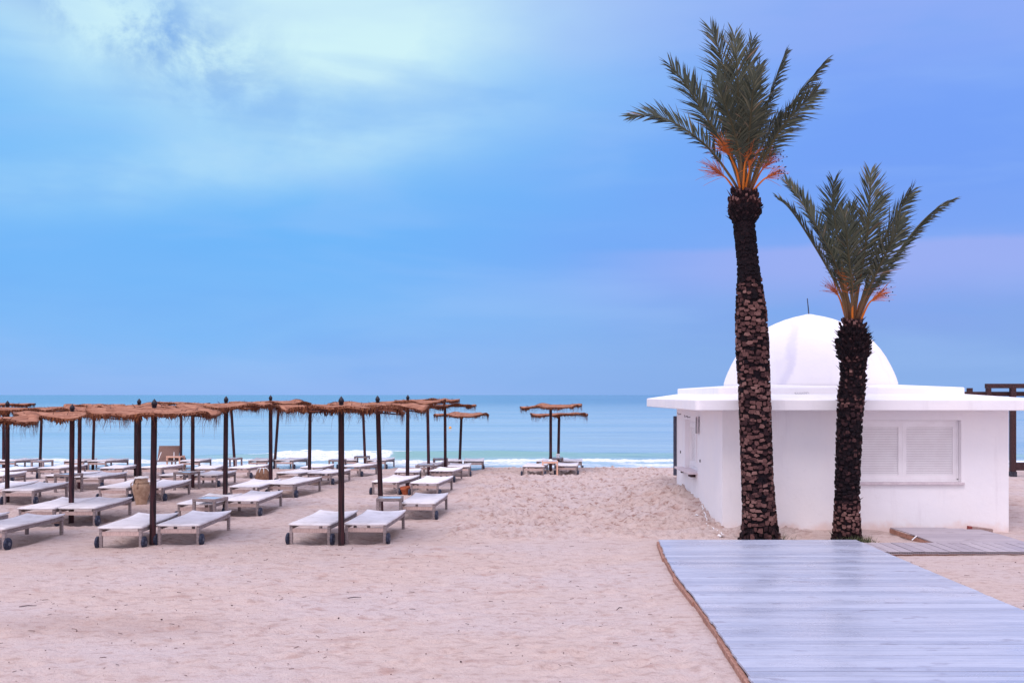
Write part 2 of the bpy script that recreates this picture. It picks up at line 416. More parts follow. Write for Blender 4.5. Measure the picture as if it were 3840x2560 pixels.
for k in range(1800):                                   # between the loungers
    cx, cy = rng.uniform(-14, -2), rng.uniform(18, 38.5)
    dimple(cx, cy, rng.uniform(0.05, 0.09), rng.uniform(0.008, 0.03), rng.uniform(1, 2), rng.uniform(0, 3.14))
for k in range(1100):                                    # old prints in the smooth foreground
    cx, cy = rng.uniform(-6.5, 2.0), rng.uniform(8, 17.5)
    dimple(cx, cy, rng.uniform(0.045, 0.085), rng.uniform(0.006, 0.026), rng.uniform(1, 2.2), rng.uniform(-0.4, 0.4))
for k in range(90):
    cx, cy = rng.uniform(6.2, 9.5), rng.uniform(9, 16)
    dimple(cx, cy, rng.uniform(0.04, 0.1), rng.uniform(0.005, 0.015), rng.uniform(1, 2), rng.uniform(0, 3))
# a patch of darker, damp sand in the left foreground
def damp(cx, cy, rx, ry, v):
    q = ((XX - cx) / rx) ** 2 + ((YY - cy) / ry) ** 2 + fbm(XX * 3, YY * 3, 3, 21) * 1.6
    np.maximum(wet, v * np.exp(-np.clip(q, 0, 50) ** 2), out=wet)
damp(-4.6, 11.4, 1.6, 0.55, 0.30)

# sand drifted against the left edge of the boardwalk
exx = np.interp(YY, [-8, 5, 8.8, 10.5, 12.3, 14, 15.6, 17.35], [1.95, 2.0, 2.115, 2.2, 2.265, 2.3, 2.4, 2.56])
Z += (0.05 + 0.05 * fbm(XX * 0 + 3, YY * 1.3, 3, 91)) * np.exp(-((XX - exx + 0.12) / 0.22) ** 2) * (1 - sstep(17.3, 18, YY)) * np.where(XX < exx, 1, 0)
# keep the sand below decks
Z = np.where((XX > 1.9) & (XX < 6.3) & (YY < 17.5), np.minimum(Z, 0.02) - 0.03 * sstep(2.4, 2.9, XX), Z)
DAMP_SPOTS = []

# ================================================================== sea
SL = -0.29
sxs = spaced(-9000, -26, 16, 9000, 0.11, 1.22); sys_ = spaced(38.0, 38.0, 52.0, 30000, 0.07, 1.10)
SX, SY = np.meshgrid(sxs, sys_)
SZ = np.full_like(SX, SL)
yc = 46.6 + 0.35 * np.sin(SX * 0.28 + 0.6) + 0.5 * fbm(SX * 0.25, SX * 0 + 3, 2, 31)
A = (0.07 + 0.10 * sstep(-16, -12.5, SX) + 0.15 * sstep(-12, -10, SX) - 0.10 * sstep(-1.5, 4, SX) - 0.07 * sstep(4, 12, SX)) * (1 - 0.6 * sstep(26, 60, np.abs(SX)))
dy = SY - yc
prof = np.where(dy < 0, np.exp(-(dy / 0.75) ** 2), np.exp(-(dy / 2.2) ** 2))
broken = sstep(-11.6, -10.6, SX) * (1 - sstep(-5.9, -5.2, SX))
lump = fbm(SX * 2.2, SY * 2.2, 4, 41)
foam = np.zeros_like(SX)
foam = np.maximum(foam, broken * np.exp(-((dy + 0.55) / (0.85 + 0.5 * lump)) ** 2) * (0.85 + 1.0 * lump))
crestfoam = sstep(-13.5, -11.6, SX) * (1 - sstep(-4.9, -4.2, SX)) * np.exp(-((dy - 0.1) / 0.25) ** 2) * 0.7
foam = np.maximum(foam, crestfoam)
SZ += A * prof + broken * np.exp(-((dy + 0.5) / 0.8) ** 2) * (0.03 + 0.22 * lump)
thin = np.clip(np.where(dy < 0.15, np.exp(-((dy + 0.55) / 0.65) ** 2), 0) * A * 3.6, 0, 0.9) * (1 - broken)
# shore break
y2 = 43.4 + 0.45 * np.sin(SX * 0.5) + 1.1 * fbm(SX * 0.35, SX * 0 + 8, 3, 51)
d2 = SY - y2
sb = np.where(d2 < 0, np.exp(-(d2 / 1.0) ** 2), np.exp(-(d2 / 0.4) ** 2))
SZ += (0.10 + 0.16 * lump) * sb
lace = sstep(39.6, 41.2, SY) * (1 - sstep(-0.3, 0.5, d2))
foam = np.maximum(foam, sb * 0.95)
foam = np.maximum(foam, lace * (0.42 + 0.75 * fbm(SX * 0.5, SY * 1.4, 3, 61)))
# run-up edge
foam = np.maximum(foam, np.exp(-((SY - 40.35 - 0.5 * fbm(SX * 0.4, SX * 0, 2, 71)) / 0.28) ** 2) * 0.55)
swell = (fbm(SX * 0.05, SY * 0.28, 3, 81) * 0.22) * sstep(46, 56, SY) * (1 - sstep(300, 900, SY))
SZ += swell
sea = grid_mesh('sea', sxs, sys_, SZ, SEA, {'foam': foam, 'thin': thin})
tag(sea, kind='structure')

# ================================================================== loungers
LW, LL = 0.74, 1.92
def make_lounger():
    r = empty('sun_lounger', (0, 0, 0))
    fr = MB()
    for s in (-1, 1):
        fr.b2(s * 0.345 - 0.02, s * 0.345 + 0.02, 0.0, LL - 0.02, 0.275, 0.345)
    for y in (0.55, 1.0, 1.45): fr.b2(-0.322, 0.322, y - 0.025, y + 0.025, 0.305, 0.330)
    fr.build('frame', WOOD, r, bevel=0.006)
    for y in (0.03, LL - 0.06):
        q = MB(); q.b2(-0.322, 0.322, y - 0.015, y + 0.015, 0.215, 0.29); q.build('crossbar', WOOD_PALE, r, bevel=0.005)
    for s in (-1, 1):
        for y in (0.035, LL - 0.07):
            q = MB(); q.b2(s * 0.342 - 0.026, s * 0.342 + 0.026, y - 0.03, y + 0.03, -0.06, 0.335); q.build('leg', WOOD, r, bevel=0.006)
    # terry cushion: sags between the rails, a little upturned at the head
    nx, ny = 17, 41
    m = MB(); top = []; bot = []
    rr = random.Random(3)
    for j in range(ny):
        for i in range(nx):
            u = -1 + 2 * i / (nx - 1); v = j / (ny - 1)
            e = max(abs(u), abs(2 * v - 1)) ** 10
            sc = 1.0 + 0.012 * rr.uniform(-1, 1)
            z = 0.392 - 0.018 * (1 - u * u) * (0.4 + 0.6 * math.sin(math.pi * v)) + 0.035 * max(0, v - 0.72) ** 1.5 * 6 * u * u - 0.020 * e + rr.uniform(-0.0015, 0.0015)
            x = u * (LW / 2 + 0.012) * sc; y = -0.02 + v * (LL + 0.03)
            top.append((x, y, z)); bot.append((x * 0.985, y if 0.02 < v < 0.98 else y * 0.99 + 0.005, z - 0.045 + 0.018 * e))
    m.v = top + bot; N = nx * ny
    for j in range(ny - 1):
        for i in range(nx - 1):
            a = j * nx + i; m.f.append((a, a + 1, a + 1 + nx, a + nx)); m.f.append((N + a, N + a + nx, N + a + 1 + nx, N + a + 1))
    edge = [i for i in range(nx)] + [j * nx + nx - 1 for j in range(1, ny)] + [(ny - 1) * nx + i for i in range(nx - 2, -1, -1)] + [j * nx for j in range(ny - 2, 0, -1)]
    for k in range(len(edge)):
        a, b = edge[k], edge[(k + 1) % len(edge)]; m.f.append((a, N + a, N + b, b))
    m.t = [0.0] * len(m.f); m.mi = [0] * len(m.f)
    m.build('cushion', CUSHION, r, smooth=True)
    for s in (-1, 1):
        w = MB(); cx = s * 0.40
        prof = [(0.018, -0.028), (0.085, -0.028), (0.104, -0.018), (0.108, 0), (0.104, 0.018), (0.085, 0.028), (0.018, 0.028)]
        n = 24
        for q, x in prof:
            for k in range(n):
                a = 2 * math.pi * k / n; w.v.append((cx + x, 0.04 + q * math.cos(a), 0.102 + q * math.sin(a)))
        for i in range(len(prof) - 1):
            for k in range(n):
                k2 = (k + 1) % n; w.f.append((i * n + k, (i + 1) * n + k, (i + 1) * n + k2, i * n + k2))
        w.t = [0.0] * len(w.f); w.mi = [0] * len(w.f)
        wo = w.build('wheel', RUBBER, r, smooth='auto')
        h = MB(); h.tube([(cx - 0.034, 0.04, 0.102), (cx + 0.034, 0.04, 0.102)], 0.03, 10); h.build('hub', HUB, wo, smooth='auto')
    return r

LG = 'white sun loungers set out on the beach'
def r1(x): return x * 0.42105
def r2(x): return 560 + x * 0.42105
def r3(x): return 1000 + x * 0.42105
def r4(x): return 1500 + x * 0.4208
def yy(z): return 1440 + z * 0.42105

# (front left x, front right x, front edge y, far right x, label) in photo pixels
L = [
 (r1(890), r1(1250), yy(1275), r1(1585), 'white lounger left of the jar-side pole in the front row'),
 (r2(75), r2(440), yy(1252), r2(725), 'white lounger right of the front-row pole that stands by the clay jar'),
 (r3(205), r3(560), yy(1247), r3(806), 'white lounger left of the thick pole at the right end of the front row'),
 (r3(697), r3(1062), yy(1243), r3(1236), 'white lounger right of the thick pole at the right end of the front row'),
 (r1(-330), r1(45), yy(1285), r1(577), 'front lounger cut by the left edge, showing one wheel and its long side'),
 (r1(-760), r1(-420), yy(1268), r1(80), 'lounger at the left edge of which only a far white corner shows'),
 (r1(180), r1(470), yy(1104), r1(857), 'second-row lounger left of the leftmost of the second-row poles'),
 (r1(540), r1(832), yy(1101), r1(1180), 'second-row lounger just in front of the clay jar, pole at its left corner'),
 (r2(260), r2(545), yy(1064), r2(820), 'second-row lounger partly hidden behind a square side table with four legs'),
 (r2(690), r2(952), yy(1033), r2(1185), 'second-row lounger right of the square side table, wheel facing the open sand'),
 (r3(1195), r3(1492), yy(1058), r4(430), 'lounger at the edge of the open sand, right of the glass-topped table'),
 (r1(-240), r1(40), yy(930), r1(340), 'third-row lounger at the left edge, left of a pole'),
 (r1(40), r1(285), yy(942), r1(614), 'third-row lounger with the pole standing at its front left corner'),
 (r1(885), r1(1130), yy(918), r1(1420), 'lounger whose right end is hidden by the clay jar'),
 (r1(1205), r1(1440), yy(916), r2(370), 'lounger half hidden behind the clay jar and the front-row pole'),
 (r2(725), r2(967), yy(912), r2(1170), 'lounger in front of the brown sack-like jar, left of a spear-tipped pole'),
 (r2(1050), r2(1292), yy(885), r3(487), 'lounger right of the brown sack-like jar, long side towards the open sand'),
 (r3(935), r3(1177), yy(868), r3(1360), 'lounger left of the terracotta pot'),
 (r4(92), r4(343), yy(878), r4(475), 'lounger right of the terracotta pot'),
 (r1(-170), r1(-20), yy(815), r1(230), 'fourth-row lounger at the left edge, wheel under its far half'),
 (r1(385), r1(640), yy(813), r1(912), 'fourth-row lounger behind the small table left of the second-row pole'),
 (r1(685), r1(865), yy(824), r1(1137), 'fourth-row lounger right of the second-row pole, shade hollow beneath it'),
 (r2(90), r2(320), yy(810), r2(497), 'fourth-row lounger behind the low table right of the front-row pole'),
 (r2(398), r2(582), yy(808), r2(777), 'fourth-row lounger right of the low table, ending behind a pole'),
 (r3(78), r3(300), yy(790), r3(497), 'lounger behind the brown sack-like jar, tucked left of its twin'),
 (r3(358), r3(582), yy(790), r3(750), 'lounger ending behind the thick front pole, one wheel on open sand'),
 (r4(252), r4(485), yy(771), r4(557), 'lounger right of the grey side table beside the open sand'),
 (r3(1150), r3(1345), yy(782), r4(190), 'lounger left of the grey side table beside the open sand'),
 (r1(-120), r1(100), yy(765), r1(345), 'fifth-row lounger at the left edge ending behind a small table'),
 (r1(345), r1(532), yy(746), r1(772), 'fifth-row lounger under the leaning dark pole'),
 (r1(900), r1(1092), yy(745), r1(1182), 'fifth-row lounger left of the pair of close-set poles'),
 (r1(1258), r1(1430), yy(740), r2(306), 'fifth-row lounger below the brown wicker backrest'),
 (r2(392), r2(572), yy(750), r2(658), 'fifth-row lounger between two poles, left of the small dark table'),
 (r2(705), r2(890), yy(744), r2(1062), 'fifth-row lounger left of the brown sack-like jar'),
 (r3(305), r3(490), yy(740), r3(602), 'fifth-row lounger in front of the broken wave, left of a little table'),
 (r3(655), r3(832), yy(731), r3(987), 'fifth-row lounger just right of the thick front pole, wheel in a hollow'),
 (r4(160), r4(300), yy(720), r4(390), 'small far lounger by the foam, left of the low table by two poles'),
 (r4(432), r4(615), yy(732), r4(634), 'lounger by the foam right of the low table, wheel at its right'),
 (r4(1100), r4(1276), yy(731), r4(1320), 'lounger left of the pole under the lone pair of parasols'),
 (r4(1383), r4(1582), yy(724), r4(1590), 'lounger right of the pole under the lone pair of parasols'),
 (r1(-40), r1(150), yy(680), r1(382), 'surf-side lounger at the left edge ending at the leaning dark pole'),
 (r1(570), r1(745), yy(682), r1(800), 'surf-side lounger between the second-row pole and its thin neighbour'),
 (r1(775), r1(945), yy(682), r1(1148), 'surf-side lounger with a full side view, in front of a thin pole'),
 (r2(290), r2(432), yy(682), r2(557), 'surf-side lounger right of the brown wicker backrest'),
 (r2(880), r2(1053), yy(677), r2(1120), 'surf-side lounger under the green part of the wave'),
 (r2(1112), r2(1287), yy(675), r2(1412), 'surf-side lounger right of the two crossing poles, white water beneath'),
 (r3(655), r3(785), yy(675), r3(800), 'surf-side lounger mostly hidden by the thick front pole'),
 (r3(895), r3(1058), yy(675), r3(1143), 'surf-side lounger in front of the broken white wave, right of a table'),
 (r4(425), r4(515), yy(683), r4(545), 'surf-side lounger just left of the leaning pole with the lone canopy'),
 (r4(562), r4(745), yy(683), r4(748), 'surf-side lounger right of the leaning pole, last before the open sand'),
 (r4(1210), r4(1390), yy(686), r4(1440), 'surf-side lounger behind the left lounger of the lone parasols'),
 (r4(1455), r4(1615), yy(686), r4(1622), 'surf-side lounger behind the right lounger of the lone parasols'),
]
lproto = make_lounger(); LOUNGERS = []
for i, (xl, xr, yf, xfr, lab) in enumerate(L):
    X, d = at((xl + xr) / 2, yf, 0.35)
    best = None
    for th in np.arange(-8, 42, 0.5):
        t = R(th); a = (math.sin(t), math.cos(t)); rr_ = (math.cos(t), -math.sin(t))
        fx = X + LL * a[0] + LW / 2 * rr_[0]; fy = d + LL * a[1] + LW / 2 * rr_[1]
        e = abs(CX + F * fx / fy - xfr)
        if best is None or e < best[0]: best = (e, t)
    t = best[1]
    if d > 39.2: X *= 39.2 / d; d = 39.2
    o = lproto if i == 0 else copy_tree(lproto)
    mx, my = X + math.sin(t) * LL / 2, d + math.cos(t) * LL / 2
    z0, z1 = float(gz(X, d)), float(gz(X + math.sin(t) * LL, d + math.cos(t) * LL))
    o.location = (X, d, z0 - 0.015)
    o.rotation_euler = (math.atan2(z1 - z0, LL), 0, -t)
    tag(o, lab, 'sun lounger', LG)
    LOUNGERS.append((X, d, t))
    ax, ay = XX - mx, YY - my
    q = ((ax * math.cos(t) - ay * math.sin(t)) / 0.36) ** 2 + ((ax * math.sin(t) + ay * math.cos(t)) / 0.78) ** 2
    Z -= 0.10 * np.exp(-np.clip(q, 0, 40) ** 1.5)

# lounger with a raised wicker back at the surf
bx, bd = at(r2(150), 1753, 0.0); bd = min(bd, 38.6); bx = (r2(150) - CX) / F * bd
wl = empty('wicker_lounger', (bx, bd, float(gz(bx, bd)) - 0.01), R(6))
m = MB()
for s in (-1, 1): m.b2(s * 0.36 - 0.02, s * 0.36 + 0.02, -0.1, 1.75, 0.30, 0.36)
for y in (-0.08, 0.8, 1.73): m.b2(-0.338, 0.338, y - 0.02, y + 0.02, 0.30, 0.35)
m.build('frame', WOOD, wl, bevel=0.005)
for s in (-1, 1):
    for y in (-0.05, 1.70):
        q = MB(); q.b2(s * 0.36 - 0.026, s * 0.36 + 0.026, y - 0.03, y + 0.03, -0.05, 0.30); q.build('leg', WOOD, wl)
m = MB(); m.box((0, 0.42, 0.60), (0.80, 0.035, 0.66), Matrix.Rotation(R(-28), 3, 'X')); m.build('backrest', WICKER, wl, bevel=0.01)
m = MB(); m.b2(-0.34, 0.34, 0.66, 1.74, 0.362, 0.39); m.build('seat', WICKER, wl, bevel=0.01)
for s in (-1, 1):
    m = MB(); m.tube([(s * 0.30, -0.02, 0.36), (s * 0.24, 0.24, 0.66)], 0.016, 6); m.build('prop', WHITE, wl)
tag(wl, 'brown wicker lounger with its backrest raised against the sea', 'sun lounger')

# ================================================================== side tables
def make_table(name, wood, w, h):
    r = empty(name, (0, 0, 0))
    t = MB(); a = w / 2
    t.b2(-a, a, -a, -a + 0.035, h - 0.065, h); t.b2(-a, a, a - 0.035, a, h - 0.065, h)
    t.b2(-a, -a + 0.035, -a + 0.035, a - 0.035, h - 0.065, h); t.b2(a - 0.035, a, -a + 0.035, a - 0.035, h - 0.065, h)
    t.build('frame', wood, r, bevel=0.006)
    for sx in (-1, 1):
        for sy in (-1, 1):
            q = MB(); q.b2(sx * (a - 0.03) - 0.028, sx * (a - 0.03) + 0.028, sy * (a - 0.03) - 0.028, sy * (a - 0.03) + 0.028, -0.06, h - 0.067); q.build('leg', wood, r, bevel=0.005)
    q = MB(); q.b2(-a + 0.037, a - 0.037, -a + 0.037, a - 0.037, h - 0.022, h - 0.008); q.build('tabletop', GLASSY, r)
    return r
# (centre x, base y, rotation, label)
T = [
 (1458, 1955, 2, 'side table with a pale glass top standing before the right-hand pole'),
 (778, 1957, -14, 'square side table between two second-row loungers, four legs all showing'),
 (692, 1836, -14, 'low table between two fourth-row loungers, right of the front-row pole'),
 (245, 1845, -14, 'small table half hidden by the leftmost second-row pole'),
 (148, 1778, -14, 'little table by the leaning dark pole near the left edge'),
 (868, 1766, -10, 'small dark table beside the crossing far poles'),
 (1262, 1774, -6, 'little table peeping out behind the thick front pole'),
 (1355, 1757, -4, 'table between surf-side loungers in front of the white wave'),
 (1594, 1799, 0, 'grey side table between the loungers by the open sand'),
 (1650, 1768, 0, 'low table around the pole by the foam'),
 (2086, 1765, 0, 'table behind the lone parasol pole holding a white container'),
]
tproto = make_table('side_table', WOOD, 0.53, 0.50)
for i, (px, py, rz, lab) in enumerate(T):
    o = tproto if i == 0 else copy_tree(tproto)
    X, d = at(px, py); d = min(d, 39.2); X = (px - CX) / F * d
    o.location = (X, d + 0.2, float(gz(X, d)) - 0.01); o.rotation_euler = (0, 0, R(rz))
    tag(o, lab, 'side table', 'small wooden side tables between the loungers')
pproto = make_table('side_table', WOOD_PEACH, 0.55, 0.52)
for i, (px, py, lab) in enumerate([(654, 1755, 'peach-coloured wooden table in front of the brown wicker backrest'),
                                   (2063, 1785, 'peach-coloured wooden table at the foot of the lone parasol pole')]):
    o = pproto if i == 0 else copy_tree(pproto)
    X, d = at(px, py); d = min(d, 38.8); X = (px - CX) / F * d
    o.location = (X, d + 0.15, float(gz(X, d)) - 0.01); o.rotation_euler = (0, 0, R(-2))
    tag(o, lab, 'side table', 'peach-coloured wooden tables')
    PT = (X, d + 0.15, float(gz(X, d)) + 0.51)

# ================================================================== parasols
def make_canopy(seed):
    rr = random.Random(seed)
    ph = [rr.uniform(0, 6.28) for _ in range(6)]
    def wav(a): return 0.026 * math.sin(3 * a + ph[0]) + 0.022 * math.sin(5 * a + ph[1]) + 0.015 * math.sin(8 * a + ph[2]) + 0.009 * math.sin(13 * a + ph[3])
    def rad(a): return 1.10 * (1 + 0.022 * math.sin(4 * a + ph[4]) + 0.018 * math.sin(7 * a + ph[5]) + 0.012 * math.sin(17 * a + ph[1]))
    N = 110
    rings = [0.04, 0.15, 0.3, 0.45, 0.6, 0.72, 0.84, 0.93, 1.0]
    m = MB(); tops = []
    def zz(f, a): return 0.035 * (1 - f) ** 1.5 + wav(a) * f ** 2.5 + 0.012 * math.sin(9 * f + 4 * a + ph[0]) * f - 0.012 * f
    for f in rings:
        for k in range(N):
            a = 2 * math.pi * k / N; q = rad(a) * f
            m.v.append((q * math.cos(a), q * math.sin(a), zz(f, a) + rr.uniform(-0.006, 0.006)))
    n1 = len(m.v)
    for f in rings:
        for k in range(N):
            a = 2 * math.pi * k / N; q = rad(a) * f * 0.99
            m.v.append((q * math.cos(a), q * math.sin(a), zz(f, a) - 0.035))
    for b0, flip in ((0, False), (n1, True)):
        for i in range(len(rings) - 1):
            for k in range(N):
                k2 = (k + 1) % N; q = (b0 + i * N + k, b0 + (i + 1) * N + k, b0 + (i + 1) * N + k2, b0 + i * N + k2)
                m.f.append(q[::-1] if flip else q); m.t.append(0.5 + 0.45 * math.sin(i * 2.1 + seed) * 0.5 + rr.uniform(-0.25, 0.25)); m.mi.append(0)
    e = (len(rings) - 1) * N
    for k in range(N):
        k2 = (k + 1) % N; m.f.append((e + k, n1 + e + k, n1 + e + k2, e + k2)); m.t.append(0.6); m.mi.append(0)
    can = m.build('canopy', THATCH, None, smooth=True)
    # ragged hanging fringe
    g = MB(); S = 520
    for layer, (rf, z0, l0, l1) in enumerate(((1.0, 0.0, 0.045, 0.10), (0.985, -0.012, 0.05, 0.115), (0.96, -0.02, 0.04, 0.10))):
        cl = [0.75 + 0.45 * math.sin(a * 2 * math.pi / S * 6 + seed + layer) + 0.35 * math.sin(a * 2 * math.pi / S * 11 + 2 * seed) for a in range(S)]
        for k in range(S):
            a = 2 * math.pi * (k + rr.uniform(-0.5, 0.5)) / S; q = rad(a) * rf; w = 0.020 * rr.uniform(0.7, 1.4)
            z = zz(1, a) + z0 + 0.004; ln = rr.uniform(l0, l1) * max(0.55, cl[k])
            da = w / q; sl = rr.uniform(-0.05, 0.05); inn = rr.uniform(-0.05, 0.02)
            p = lambda aa, qq, zq: (qq * math.cos(aa), qq * math.sin(aa), zq)
            t = min(1, max(0, rr.gauss(0.40, 0.22)))
            g.add([p(a - da / 2, q, z), p(a + da / 2, q, z), p(a + da * 0.45 + sl * 0.5, q + inn * 0.4, z - ln * 0.65), p(a + sl, q + inn, z - ln), p(a - da * 0.45 + sl * 0.5, q + inn * 0.4, z - ln * 0.65)], [(0, 4, 3, 2, 1)], t)
    for k in range(240):                               # loose wisps
        a = rr.uniform(0, 6.283); q = rad(a) * rr.uniform(0.95, 1.0); ln = rr.uniform(0.10, 0.26) * (1.6 if rr.random() < 0.08 else 1)
        z = zz(1, a) - 0.03; c = []
        b = rr.uniform(-0.05, 0.05); b2 = rr.uniform(-0.09, 0.09)
        for u in (0, 0.35, 0.7, 1):
            aa = a + b * u + b2 * u * u; c.append((q * math.cos(aa), q * math.sin(aa), z - ln * u))
        g.tube(c, [0.0026, 0.0024, 0.0018, 0.0008], 3, False, rr.uniform(0.1, 0.7))
    fr = g.build('fringe', FRINGE, None)
    # a few straws and twig ends sticking up from the weave
    t = MB()
    for k in range(9):
        a = k * 2 * math.pi / 9 + 0.2; q = 1.08
        t.tube([(0.05 * math.cos(a), 0.05 * math.sin(a), -0.045), (q * math.cos(a), q * math.sin(a), zz(1, a) - 0.045)], [0.016, 0.011], 6)
    for k in range(10):
        a = rr.uniform(0, 6.28); q = rr.uniform(0.5, 1.1)
        t.tube([(q * math.cos(a), q * math.sin(a), 0.0), ((q + 0.03) * math.cos(a + 0.05), (q + 0.03) * math.sin(a + 0.05), rr.uniform(0.03, 0.075))], [0.006, 0.003], 4)
    rb = t.build('rib_frame', POLE, None)
    return can, fr, rb

canopies = [make_canopy(s) for s in (1, 2, 3, 4, 5)]
pm = MB()
pm.tube([(0, 0, -0.35), (0, 0, 0), (0, 0, 0.5), (0, 0, 1.0)], [0.056, 0.055, 0.053, 0.051], 14)
pole0 = pm.build('pole', POLE, None, smooth='auto')
fm = MB()
fm.lathe([(0.052, -0.02), (0.052, 0.012), (0.036, 0.018), (0.034, 0.028), (0.046, 0.034), (0.048, 0.042), (0.036, 0.050), (0.047, 0.066), (0.052, 0.085), (0.049, 0.105), (0.038, 0.128), (0.022, 0.150), (0.009, 0.168), (0.0, 0.178)], 16)
fin0 = fm.build('finial', FINIAL, None, smooth='auto')
PROTO_PARTS = [pole0, fin0] + [q for c in canopies for q in c]

PG = 'straw parasols over the loungers'
# (pole x at canopy, canopy row y (None: from finial), pole x at sand, sand row y, finial tip y, label)
P = [
 (-112, None, -118, 2045, 1528, 'straw parasol at the left edge showing only the right part of its drooping canopy'),
 (579, None, 572, 2042, 1497, 'straw parasol on the front-row pole standing beside the clay jar'),
 (1279, None, 1280, 2042, 1487, 'straw parasol on the thickest, nearest pole at the right of the front row'),
 (273, None, 267, 1949, 1516, 'low straw parasol on the leftmost second-row pole, left of the clay jar'),
 (849, None, 844, 1912, 1486, 'straw parasol with a tall pointed finial, pole behind the four-legged side table'),
 (1417, None, 1429, 1930, 1484, 'straw parasol whose pole stands right behind the glass-topped table'),
 (29, None, 27, 1884, 1503, 'straw parasol near the left edge with a dark pointed finial'),
 (521, None, 521, 1884, 1495, 'straw parasol whose pole foot is hidden by the clay jar'),
 (1014, None, 1015, 1836, 1482, 'straw parasol on the pole beside the brown sack-like jar'),
 (1529, None, 1528, 1826, 1481, 'straw parasol on the pole standing in front of the terracotta pot'),
 (301, 1527, 297, 1829, None, 'straw parasol with bare pole top between the two leftmost finials'),
 (724, 1522, 722, 1826, None, 'straw parasol on the thin pole rising behind the low table'),
 (1163, 1516, 1160, 1804, None, 'straw parasol on the reddish pole left of the thick front pole'),
 (508, 1518, 508, 1782, None, 'straw parasol on the darker, farther of two close-set poles'),
 (1603, 1497, 1608, 1783, None, 'pale-topped high straw parasol near the edge of the open sand'),
 (1669, 1517, 1670, 1772, None, 'straw parasol on the pole left of the orange buoy'),
 (2065, 1518, 2065, 1775, None, 'higher straw parasol of the lone pair standing apart on the open sand'),
 (2097, 1549, 2093, 1762, None, 'lower straw parasol of the lone pair, behind the higher one'),
 (14, 1512, 13, 1757, None, 'far straw parasol on a dark thin pole at the left edge'),
 (158, 1528, 150, 1757, None, 'far straw parasol on the dark pole that leans right near the left edge'),
 (354, 1516, 348, 1757, None, 'far straw parasol on a thin reddish pole left of the close-set poles'),
 (679, 1508, 678, 1757, None, 'far straw parasol on the thin pole right of the brown wicker backrest'),
 (867, 1524, 881, 1757, None, 'far straw parasol on the dark pole that leans left of centre'),
 (1046, 1508, 1029, 1757, None, 'far straw parasol on the strongly leaning pole by the broken wave'),
 (1361, 1512, 1370, 1757, None, 'far straw parasol on the leaning pole in front of the white wave'),
 (1731, 1549, 1723, 1757, None, 'low far straw parasol on the leaning pole, sea showing all round its canopy'),
]
for i, (xt, ycan, xb, yb, yfin, lab) in enumerate(P):
    X, d = at(xb, yb); 
    if d > 39.0: d = 39.0; X = (xb - CX) / F * d
    g = float(gz(X, d))
    zc = (zat(yfin, d) - 0.165) if yfin else zat(ycan, d)
    h = zc - g
    xtop = (xt - CX) / F * d
    r = empty('straw_parasol', (X, d, g))
    rr = random.Random(100 + i)
    lean = math.atan2(xtop - X, h)
    r.rotation_euler = (rr.uniform(-0.012, 0.012), lean, 0)
    pl = pole0.copy(); COL.objects.link(pl); pl.parent = r; pl.scale = (1, 1, h + 0.015)
    if yfin:
        fi = fin0.copy(); COL.objects.link(fi); fi.parent = r; fi.location = (0, 0, h)
    c, f, b = canopies[(i * 2 + i // 5) % 5]
    rz = rr.uniform(0, 6.28); tl = (rr.uniform(-0.03, 0.03), rr.uniform(-0.035, 0.035) - lean * 0.8, rz)
    for q in (c, f, b):
        k = q.copy(); COL.objects.link(k); k.parent = r; k.location = (0, 0, h - 0.02); k.rotation_mode = 'ZXY'
        k.rotation_euler = (tl[0], tl[1], rz)
    tag(r, lab, 'parasol', PG)
for q in PROTO_PARTS: bpy.data.objects.remove(q)

# ================================================================== beach object (after the damp spots are known)
Zs = np.where((XX > 4.3) & (XX < 9.2) & (YY > 19.4) & (YY < 24.0), Z - 0.3, Z)
sand = grid_mesh('beach_sand', xs, ys, Zs, SAND, {'wet': np.clip(wet, 0, 1), 'dug': np.clip(tramp, 0, 1)})
tag(sand, kind='structure')

# ================================================================== jars, pots and small things
def jar(name, X, d, prof, mat, label, cat, handles=True, s=1.0):
    r = empty(name, (X, d, float(gz(X, d)) - 0.01))
    m = MB(); m.lathe([(a * s, z * s) for a, z in prof], 28, cap=False)
    m.build('body', mat, r, smooth='auto')
    if handles:
        for an in (R(185), R(-8), R(-95)):
            c, n = math.cos(an), math.sin(an); q = MB()
            q.tube([((a) * s * c, (a) * s * n, z * s) for a, z in ((0.155, 0.50), (0.20, 0.515), (0.235, 0.475), (0.225, 0.42), (0.195, 0.39))], 0.014 * s, 8)
            q.build('handle', mat, r, smooth=True)
        q = MB(); q.lathe([(0.162 * s, 0.486 * s), (0.174 * s, 0.492 * s), (0.174 * s, 0.502 * s), (0.160 * s, 0.508 * s)], 28, cap=False); q.build('band', ROPE, r, smooth=True)
    tag(r, label, cat)
    return r
amph = [(0.0, 0.0), (0.115, 0.0), (0.122, 0.02), (0.135, 0.1), (0.165, 0.22), (0.195, 0.33), (0.200, 0.40), (0.190, 0.455), (0.168, 0.49), (0.150, 0.51), (0.142, 0.55), (0.140, 0.60), (0.150, 0.612), (0.148, 0.625), (0.132, 0.625), (0.128, 0.56), (0.10, 0.50)]
JX, JD = at(530, 1890)
jar('clay_amphora', JX, JD, amph, CLAY, 'tan clay amphora with looped handles standing beside the front-row pole', 'jar', s=1.05)
